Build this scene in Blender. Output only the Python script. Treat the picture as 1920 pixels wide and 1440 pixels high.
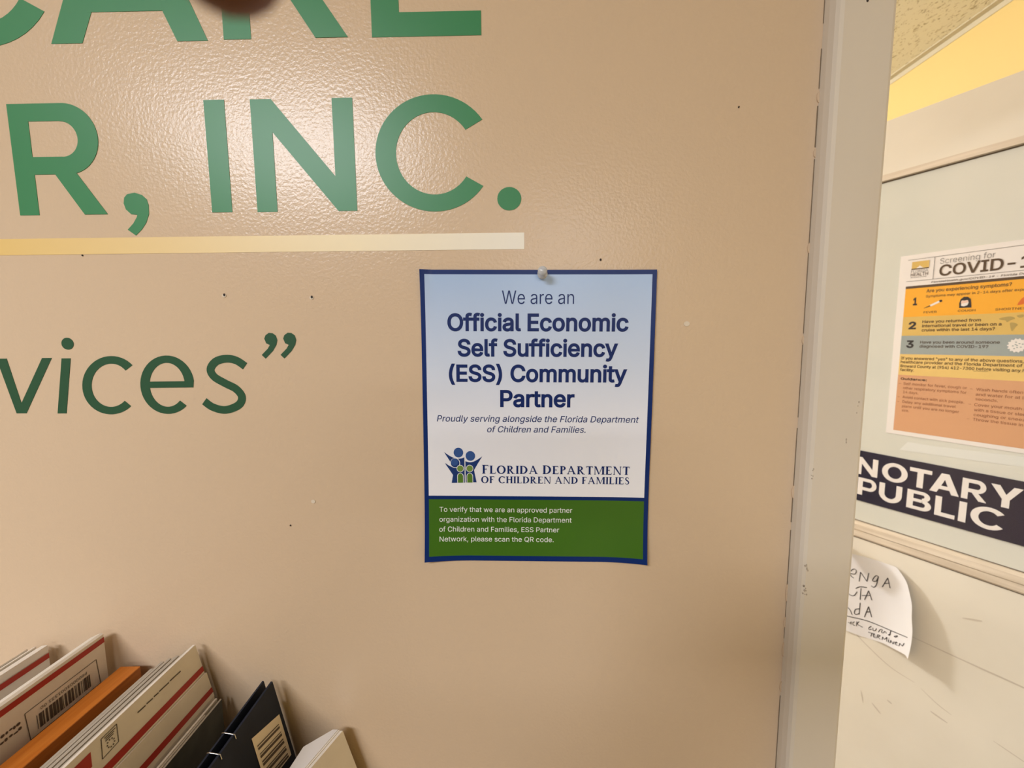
import bpy, math, random
from mathutils import Vector, Matrix
from mathutils.geometry import tessellate_polygon, delaunay_2d_cdt

for _o in list(bpy.data.objects):
    bpy.data.objects.remove(_o)
scene = bpy.context.scene
COL = scene.collection
random.seed(7)

# ------------------------------------------------------------------ camera
cam_data = bpy.data.cameras.new('camera')
cam = bpy.data.objects.new('camera', cam_data)
COL.objects.link(cam)
scene.camera = cam
cam_data.sensor_width = 36.0
cam_data.lens = 780.85 / 1920 * 36.0
cam_data.clip_start = 0.005
cam.matrix_world = Matrix(((0.9998, 0.0067, 0.0162, -0.0167),
                           (0.0155, 0.1043, -0.9944, -0.3887),
                           (-0.0084, 0.9945, 0.1041, 1.4759),
                           (0, 0, 0, 1)))
cam_data.dof.use_dof = True
cam_data.dof.focus_distance = 0.39
cam_data.dof.aperture_fstop = 8.5

# ------------------------------------------------------------------ view, world, lights
scene.view_settings.view_transform = 'Standard'
scene.view_settings.look = 'None'
scene.view_settings.gamma = 1.0
scene.view_settings.exposure = 0.06
scene.view_settings.use_curve_mapping = False

world = bpy.data.worlds.new('room_air')
scene.world = world
world.use_nodes = True
_bg = world.node_tree.nodes['Background']
_bg.inputs[0].default_value = (1.0, 0.86, 0.70, 1)
_bg.inputs[1].default_value = 0.22


def ceiling_lamp(name, loc, sx, sy, power, color):
    l = bpy.data.lights.new(name, 'AREA')
    l.shape = 'RECTANGLE'
    l.size, l.size_y = sx, sy
    l.energy = power
    l.color = color
    o = bpy.data.objects.new(name, l)
    COL.objects.link(o)
    o.location = loc
    return o


WARM = (0.98, 1.0, 1.06)
ceiling_lamp('ceiling_panel_light', (-1.08, -1.75, 2.42), 1.0, 0.5, 60, WARM)
ceiling_lamp('ceiling_panel_light', (0.45, -3.85, 2.42), 1.1, 0.5, 48, WARM)
_g = bpy.data.lights.new('globe_light', 'POINT')                  # round ceiling globe in the next room
_g.energy = 182
_g.shadow_soft_size = 0.11
_g.color = WARM
_go = bpy.data.objects.new('globe_light', _g)
COL.objects.link(_go)
_go.location = (-1.10, 2.30, 2.10)

# ------------------------------------------------------------------ materials


def mat(name, col, rough=0.6, spec=0.5, metal=0.0, coat=0.0):
    m = bpy.data.materials.new(name)
    m.use_nodes = True
    b = m.node_tree.nodes['Principled BSDF']
    b.inputs['Base Color'].default_value = (*col, 1)
    b.inputs['Roughness'].default_value = rough
    b.inputs['Specular IOR Level'].default_value = spec
    b.inputs['Metallic'].default_value = metal
    b.inputs['Coat Weight'].default_value = coat
    return m


def nd(m, kind, **kw):
    n = m.node_tree.nodes.new(kind)
    for k, v in kw.items():
        if hasattr(n, k):
            setattr(n, k, v)
        else:
            n.inputs[k].default_value = v
    return n


def lk(m, a, ao, b, bi):
    m.node_tree.links.new(a.outputs[ao], b.inputs[bi])


def bsdf(m):
    return m.node_tree.nodes['Principled BSDF']


def add_bump(m, scale, strength, dist, detail=2.0, stretch=None):
    tc = nd(m, 'ShaderNodeTexCoord')
    no = nd(m, 'ShaderNodeTexNoise', Scale=scale, Detail=detail)
    if stretch:
        mp = nd(m, 'ShaderNodeMapping')
        mp.inputs['Scale'].default_value = stretch
        lk(m, tc, 'Object', mp, 'Vector')
        lk(m, mp, 'Vector', no, 'Vector')
    else:
        lk(m, tc, 'Object', no, 'Vector')
    bu = nd(m, 'ShaderNodeBump', Strength=strength, Distance=dist)
    lk(m, no, 'Fac', bu, 'Height')
    lk(m, bu, 'Normal', bsdf(m), 'Normal')
    return m


def add_mottle(m, c1, c2, scale, lo=0.35, hi=0.65, stretch=(1, 1, 1), detail=4.0):
    tc = nd(m, 'ShaderNodeTexCoord')
    mp = nd(m, 'ShaderNodeMapping')
    mp.inputs['Scale'].default_value = stretch
    no = nd(m, 'ShaderNodeTexNoise', Scale=scale, Detail=detail)
    cr = nd(m, 'ShaderNodeValToRGB')
    cr.color_ramp.elements[0].position = lo
    cr.color_ramp.elements[0].color = (*c1, 1)
    cr.color_ramp.elements[1].position = hi
    cr.color_ramp.elements[1].color = (*c2, 1)
    lk(m, tc, 'Object', mp, 'Vector')
    lk(m, mp, 'Vector', no, 'Vector')
    lk(m, no, 'Fac', cr, 'Fac')
    lk(m, cr, 'Color', bsdf(m), 'Base Color')
    return m


def ramp_mat(name, axis, stops, lo, hi, rough=0.4, coat=0.0):
    """a printed colour gradient along one object axis"""
    m = mat(name, (1, 1, 1), rough, coat=coat)
    tc = nd(m, 'ShaderNodeTexCoord')
    sp = nd(m, 'ShaderNodeSeparateXYZ')
    mr = nd(m, 'ShaderNodeMapRange')
    mr.inputs['From Min'].default_value = lo
    mr.inputs['From Max'].default_value = hi
    cr = nd(m, 'ShaderNodeValToRGB')
    els = cr.color_ramp.elements
    while len(els) < len(stops):
        els.new(0.5)
    for e, (p, c) in zip(els, stops):
        e.position = p
        e.color = (*c, 1)
    lk(m, tc, 'Object', sp, 'Vector')
    lk(m, sp, axis, mr, 'Value')
    lk(m, mr, 'Result', cr, 'Fac')
    lk(m, cr, 'Color', bsdf(m), 'Base Color')
    return m


M_wall = add_bump(mat('beige_wall_paint', (0.64, 0.48, 0.325), 0.24, 0.38), 350, 0.28, 0.0010, 2.0)
M_hole = mat('dark_hole', (0.03, 0.02, 0.015), 0.8)
M_chip = mat('pale_filler', (0.70, 0.60, 0.47), 0.7)
M_frame = add_mottle(mat('door_frame_paint', (0.68, 0.60, 0.49), 0.5), (0.65, 0.565, 0.46), (0.70, 0.62, 0.51), 9, 0.3, 0.7, (1, 1, 0.25))
M_green = mat('green_vinyl', (0.036, 0.22, 0.08), 0.38, 0.4)
M_dkgreen = mat('dark_green_vinyl', (0.019, 0.08, 0.034), 0.5, 0.3)
M_stripe = ramp_mat('yellow_to_white_vinyl', 'X', [(0, (0.78, 0.53, 0.17)), (0.35, (0.82, 0.61, 0.29)), (0.70, (0.86, 0.72, 0.45)), (1, (0.86, 0.81, 0.70))], -0.50, -0.01, 0.4)
M_blue = mat('navy_border_ink', (0.002, 0.022, 0.14), 0.35, 0.3)
M_blueink = mat('navy_text_ink', (0.003, 0.018, 0.12), 0.4, 0.3)
M_ground = ramp_mat('pale_blue_to_white_print', 'Z', [(0, (0.88, 0.87, 0.90)), (0.35, (0.80, 0.81, 0.87)), (0.6, (0.62, 0.69, 0.82)), (1, (0.38, 0.52, 0.76))], -0.07, 0.135, 0.28)
M_sheetgreen = mat('green_panel_ink', (0.05, 0.15, 0.008), 0.3)
M_whiteink = mat('white_ink', (0.85, 0.85, 0.82), 0.4)
M_logogreen = mat('logo_green_ink', (0.09, 0.20, 0.02), 0.4)
M_logogreen2 = mat('logo_light_green_ink', (0.16, 0.27, 0.05), 0.4)
M_logoblue = mat('logo_blue_ink', (0.005, 0.032, 0.16), 0.4)
M_logoblue2 = mat('logo_mid_blue_ink', (0.028, 0.085, 0.28), 0.4)
M_clear = mat('clear_plastic', (0.95, 0.95, 0.95), 0.06)
bsdf(M_clear).inputs['Transmission Weight'].default_value = 0.55
M_steel = mat('bright_steel', (0.7, 0.7, 0.7), 0.25, metal=1.0)
M_door = add_mottle(mat('door_paint', (0.80, 0.73, 0.60), 0.4), (0.76, 0.69, 0.565), (0.82, 0.75, 0.62), 4, 0.35, 0.65)
M_scuff = mat('scuff', (0.42, 0.35, 0.27), 0.7)
M_bead = add_mottle(mat('glazing_bead_paint', (0.72, 0.60, 0.46), 0.4), (0.62, 0.51, 0.38), (0.76, 0.65, 0.51), 30, 0.35, 0.65, (0.2, 1, 3))
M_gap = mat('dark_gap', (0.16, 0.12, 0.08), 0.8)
M_crack = mat('paint_crack', (0.20, 0.145, 0.09), 0.8)
M_doorscuff = mat('faint_door_scuff', (0.60, 0.52, 0.41), 0.6)
M_chipped = mat('worn_paint', (0.47, 0.39, 0.30), 0.7)
M_pane = add_mottle(mat('obscured_glass', (0.74, 0.73, 0.63), 0.12, coat=0.6), (0.64, 0.635, 0.55), (0.69, 0.675, 0.59), 3.5, 0.35, 0.65)
M_yellow = mat('yellow_wall_paint', (0.78, 0.57, 0.20), 0.6)
M_floor = mat('grey_floor_tile', (0.22, 0.2, 0.17), 0.4)
M_room = mat('cream_wall_paint', (0.42, 0.38, 0.32), 0.6)
M_paper = mat('white_paper', (0.77, 0.735, 0.71), 0.5)
M_gloss = mat('glossy_white_paper', (0.82, 0.76, 0.70), 0.3, coat=0.2)
M_black = mat('black_ink', (0.025, 0.02, 0.018), 0.5)
M_brownink = mat('brown_black_ink', (0.09, 0.05, 0.02), 0.5)
M_sal_ink = mat('faded_brown_ink', (0.32, 0.12, 0.055), 0.5)
M_orange = mat('orange_ink', (0.88, 0.40, 0.025), 0.35, coat=0.2)
M_khaki = mat('khaki_ink', (0.68, 0.45, 0.12), 0.35, coat=0.2)
M_bluegrey = mat('blue_grey_ink', (0.32, 0.36, 0.34), 0.35, coat=0.2)
M_cream = mat('light_yellow_ink', (0.78, 0.53, 0.17), 0.35, coat=0.2)
M_salmon = mat('salmon_ink', (0.66, 0.345, 0.175), 0.35, coat=0.2)
M_mapink = mat('olive_ink', (0.44, 0.31, 0.09), 0.5)
M_lung = mat('lung_orange_ink', (0.70, 0.15, 0.02), 0.5)
M_skin = mat('pale_skin_ink', (0.80, 0.55, 0.42), 0.5)
M_navy = mat('blue_black_plastic', (0.012, 0.011, 0.032), 0.22, coat=0.4)
M_backing = mat('milky_backing', (0.72, 0.715, 0.65), 0.2)
M_env = add_mottle(mat('white_mailer_card', (0.82, 0.75, 0.66), 0.55), (0.79, 0.72, 0.63), (0.84, 0.77, 0.68), 40)
M_env_shaded = mat('shaded_mailer_card', (0.46, 0.40, 0.32), 0.7)  # white card darkened, the shade on the leaning stack put into its colour
M_red = mat('red_print', (0.42, 0.028, 0.012), 0.45)
M_ink = mat('grey_print', (0.10, 0.075, 0.055), 0.6)
M_wood = add_mottle(mat('orange_board', (0.55, 0.16, 0.012), 0.42), (0.50, 0.135, 0.008), (0.60, 0.19, 0.02), 60, 0.3, 0.7, (6, 0.4, 6))
M_olive = add_mottle(mat('grey_green_card', (0.085, 0.085, 0.065), 0.5), (0.07, 0.072, 0.055), (0.10, 0.10, 0.08), 50)
M_navybox = add_mottle(mat('navy_card', (0.010, 0.015, 0.030), 0.5, 0.25), (0.008, 0.012, 0.024), (0.013, 0.019, 0.038), 30)
M_label = mat('cream_label', (0.84, 0.74, 0.60), 0.5)
M_top = mat('laminate', (0.45, 0.36, 0.27), 0.4)

M_ceil = mat('fissured_ceiling_tile', (0.84, 0.80, 0.66), 0.8)


def fissures(m):
    tc = nd(m, 'ShaderNodeTexCoord')
    mp = nd(m, 'ShaderNodeMapping')
    mp.inputs['Rotation'].default_value = (0, 0, math.radians(25))
    mp.inputs['Scale'].default_value = (2.2, 1.0, 1.0)
    n1 = nd(m, 'ShaderNodeTexNoise', Scale=58.0, Detail=2.0, Distortion=1.2)
    cr = nd(m, 'ShaderNodeValToRGB')
    cr.color_ramp.elements[0].position = 0.600
    cr.color_ramp.elements[0].color = (0.84, 0.80, 0.66, 1)
    cr.color_ramp.elements[1].position = 0.640
    cr.color_ramp.elements[1].color = (0.46, 0.40, 0.27, 1)
    lk(m, tc, 'Object', mp, 'Vector')
    lk(m, mp, 'Vector', n1, 'Vector')
    lk(m, n1, 'Fac', cr, 'Fac')
    lk(m, cr, 'Color', bsdf(m), 'Base Color')
    bu = nd(m, 'ShaderNodeBump', Strength=0.35, Distance=0.003)
    bu.invert = True
    lk(m, n1, 'Fac', bu, 'Height')
    lk(m, bu, 'Normal', bsdf(m), 'Normal')


fissures(M_ceil)

# ------------------------------------------------------------------ mesh helpers


class MB:
    """collects polygons and builds ONE mesh object"""

    def __init__(self):
        self.v, self.f, self.mi, self.mats, self.smooth = [], [], [], [], []

    def mat(self, m):
        if m not in self.mats:
            self.mats.append(m)
        return self.mats.index(m)

    def face(self, pts, m, smooth=False):
        b = len(self.v)
        self.v += [tuple(p) for p in pts]
        self.f.append(list(range(b, b + len(pts))))
        self.mi.append(self.mat(m))
        self.smooth.append(smooth)

    def box(self, x0, x1, y0, y1, z0, z1, m):
        P = [(x, y, z) for x in (x0, x1) for y in (y0, y1) for z in (z0, z1)]
        for q in ((0, 1, 3, 2), (4, 6, 7, 5), (0, 4, 5, 1), (2, 3, 7, 6), (0, 2, 6, 4), (1, 5, 7, 3)):
            self.face([P[i] for i in q], m)

    def hexa(self, P, m):
        """eight corners: bottom ring then top ring"""
        for q in ((3, 2, 1, 0), (4, 5, 6, 7), (0, 1, 5, 4), (1, 2, 6, 5), (2, 3, 7, 6), (3, 0, 4, 7)):
            self.face([P[i] for i in q], m)

    def fill(self, outer, holes, mp, m):
        loops = [[Vector((p[0], p[1], 0)) for p in outer]] + [[Vector((p[0], p[1], 0)) for p in h] for h in holes]
        flat = [p for l in ([outer] + holes) for p in l]
        tris = tessellate_polygon(loops)
        b = len(self.v)
        self.v += [tuple(mp(p[0], p[1])) for p in flat]
        for t in tris:
            a, c, d = (flat[i] for i in t)
            area = (c[0] - a[0]) * (d[1] - a[1]) - (d[0] - a[0]) * (c[1] - a[1])
            if abs(area) < 1e-14:
                continue
            t = t if area > 0 else (t[0], t[2], t[1])
            self.f.append([b + i for i in t])
            self.mi.append(self.mat(m))
            self.smooth.append(False)

    def slab(self, outline, y0, y1, m, mside=None):
        """outline in x,z with thickness from y0 (front) to y1"""
        self.fill(outline, [], lambda x, z: (x, y0, z), m)
        self.fill(outline, [], lambda x, z: (x, y1, z), m)
        n = len(outline)
        for i in range(n):
            a, b = outline[i], outline[(i + 1) % n]
            self.face([(a[0], y0, a[1]), (b[0], y0, b[1]), (b[0], y1, b[1]), (a[0], y1, a[1])], mside or m)

    def prism_y(self, sect, y0, y1, m, mtop=None, top_edges=()):
        """cross-section in x,z pushed along y"""
        n = len(sect)
        for i in range(n):
            a, b = sect[i], sect[(i + 1) % n]
            self.face([(a[0], y0, a[1]), (b[0], y0, b[1]), (b[0], y1, b[1]), (a[0], y1, a[1])],
                      mtop if (mtop and i in top_edges) else m)
        self.fill(sect, [], lambda x, z: (x, y0, z), m)
        self.fill(sect, [], lambda x, z: (x, y1, z), m)

    def prism_z(self, sect, z0, z1, m, smooth=False):
        n = len(sect)
        for i in range(n):
            a, b = sect[i], sect[(i + 1) % n]
            self.face([(a[0], a[1], z0), (b[0], b[1], z0), (b[0], b[1], z1), (a[0], a[1], z1)], m, smooth)
        self.fill(sect, [], lambda x, y: (x, y, z0), m)
        self.fill(sect, [], lambda x, y: (x, y, z1), m)

    def grid(self, nu, nv, fn, m, smooth=True):
        b = len(self.v)
        for j in range(nv + 1):
            for i in range(nu + 1):
                self.v.append(tuple(fn(i / nu, j / nv)))
        for j in range(nv):
            for i in range(nu):
                a = b + j * (nu + 1) + i
                self.f.append([a, a + 1, a + nu + 2, a + nu + 1])
                self.mi.append(self.mat(m))
                self.smooth.append(smooth)

    def lathe(self, prof, axis_pt, ax, up, m, n=20):
        """profile (radius, distance along ax)"""
        ax = Vector(ax).normalized()
        u = Vector(up) - ax * Vector(up).dot(ax)
        u.normalize()
        w = ax.cross(u)
        P0 = Vector(axis_pt)

        def fn(s, t):
            k = min(int(round(t * (len(prof) - 1))), len(prof) - 1)
            r, d = prof[k]
            a = 2 * math.pi * s
            return P0 + ax * d + (u * math.cos(a) + w * math.sin(a)) * r
        self.grid(n, len(prof) - 1, fn, m)

    def tube(self, pts, r, m, n=6):
        pts = [Vector(p) for p in pts]
        b = len(self.v)
        for i, p in enumerate(pts):
            d = (pts[min(i + 1, len(pts) - 1)] - pts[max(i - 1, 0)]).normalized()
            a = d.cross(Vector((0.31, 0.22, 0.92)))
            if a.length < 1e-4:
                a = d.cross(Vector((1, 0, 0)))
            a.normalize()
            c = d.cross(a)
            for k in range(n):
                t = 2 * math.pi * k / n
                self.v.append(tuple(p + (a * math.cos(t) + c * math.sin(t)) * r))
        for i in range(len(pts) - 1):
            for k in range(n):
                q = b + i * n
                self.f.append([q + k, q + (k + 1) % n, q + n + (k + 1) % n, q + n + k])
                self.mi.append(self.mat(m))
                self.smooth.append(True)

    def build(self, name, parent=None, origin=(0, 0, 0)):
        me = bpy.data.meshes.new(name)
        ox, oy, oz = parent.get('_o', origin) if parent else origin
        me.from_pydata([(x - ox, y - oy, z - oz) for x, y, z in self.v], [], self.f)
        for m in self.mats:
            me.materials.append(m)
        me.polygons.foreach_set('material_index', self.mi)
        me.polygons.foreach_set('use_smooth', self.smooth)
        me.update()
        o = bpy.data.objects.new(name, me)
        COL.objects.link(o)
        if parent:
            o.parent = parent
            o['_o'] = (ox, oy, oz)
        else:
            o.location = (ox, oy, oz)
        return o


DOOR_X, DOOR_ANG = 1.2532, math.atan2(-0.8801, 0.4747)


def thing(name, label, cat, origin, door=False, group=None, tilt=0.0):
    """an Empty at the thing's base; door=True places it on the open door's face
    (x along the face towards the hinge, y into the door, z up)"""
    o = bpy.data.objects.new(name, None)
    o.empty_display_size = 0.02
    COL.objects.link(o)
    if door:
        o.matrix_world = Matrix.Translation((DOOR_X, 0, 0)) @ Matrix.Rotation(DOOR_ANG, 4, 'Z') @ Matrix.Translation(origin)
    else:
        o.matrix_world = Matrix.Translation(origin) @ Matrix.Rotation(tilt, 4, 'Y')
    if label:
        o['label'] = label
        o['category'] = cat
    if group:
        o['group'] = group
    o['_o'] = tuple(origin) if tilt == 0 else (0.0, 0.0, 0.0)
    return o


def structure(o):
    o['kind'] = 'structure'
    return o


def bez(pts, closed=False, n=6):
    """Catmull-Rom through points"""
    out = []
    N = len(pts)
    rng = range(N if closed else N - 1)
    for i in rng:
        p0 = pts[(i - 1) % N] if (closed or i > 0) else pts[0]
        p1, p2 = pts[i], pts[(i + 1) % N]
        p3 = pts[(i + 2) % N] if (closed or i + 2 < N) else pts[-1]
        for k in range(n):
            t = k / n
            out.append(tuple(0.5 * (2 * b + (c - a) * t + (2 * a - 5 * b + 4 * c - d) * t * t + (3 * b - a - 3 * c + d) * t ** 3)
                             for a, b, c, d in zip(p0, p1, p2, p3)))
    if not closed:
        out.append(tuple(pts[-1]))
    return out


def band(cx, cz, rx, rz, ix, iz, a0, a1, n=40, icx=None, icz=None, shear=0.0):
    """outline of an elliptical arc band, angles in degrees"""
    icx = cx if icx is None else icx
    icz = cz if icz is None else icz
    A = [math.radians(a0 + (a1 - a0) * i / n) for i in range(n + 1)]
    p = [(cx + rx * math.cos(a), cz + rz * math.sin(a)) for a in A]
    q = [(icx + ix * math.cos(a), icz + iz * math.sin(a)) for a in reversed(A)]
    return [(x + shear * (z - cz), z) for x, z in p + q]


def disc(cx, cz, rx, rz=None, n=28):
    rz = rz or rx
    return [(cx + rx * math.cos(2 * math.pi * i / n), cz + rz * math.sin(2 * math.pi * i / n)) for i in range(n)]


def ribbon(pts, w):
    """outline of a stroke of width w (or list of widths) along points"""
    L, R = [], []
    N = len(pts)
    for i, p in enumerate(pts):
        a, b = pts[max(i - 1, 0)], pts[min(i + 1, N - 1)]
        dx, dz = b[0] - a[0], b[1] - a[1]
        l = math.hypot(dx, dz) or 1
        ww = (w[i] if isinstance(w, (list, tuple)) else w) / 2
        L.append((p[0] - dz / l * ww, p[1] + dx / l * ww))
        R.append((p[0] + dz / l * ww, p[1] - dx / l * ww))
    return L + R[::-1]


def ribbon_quads(mb, pts, w, mp, m):
    o = ribbon(pts, w)
    N = len(pts)
    for i in range(N - 1):
        mb.face([mp(*o[i]), mp(*o[2 * N - 1 - i]), mp(*o[2 * N - 2 - i]), mp(*o[i + 1])], m)


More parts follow.
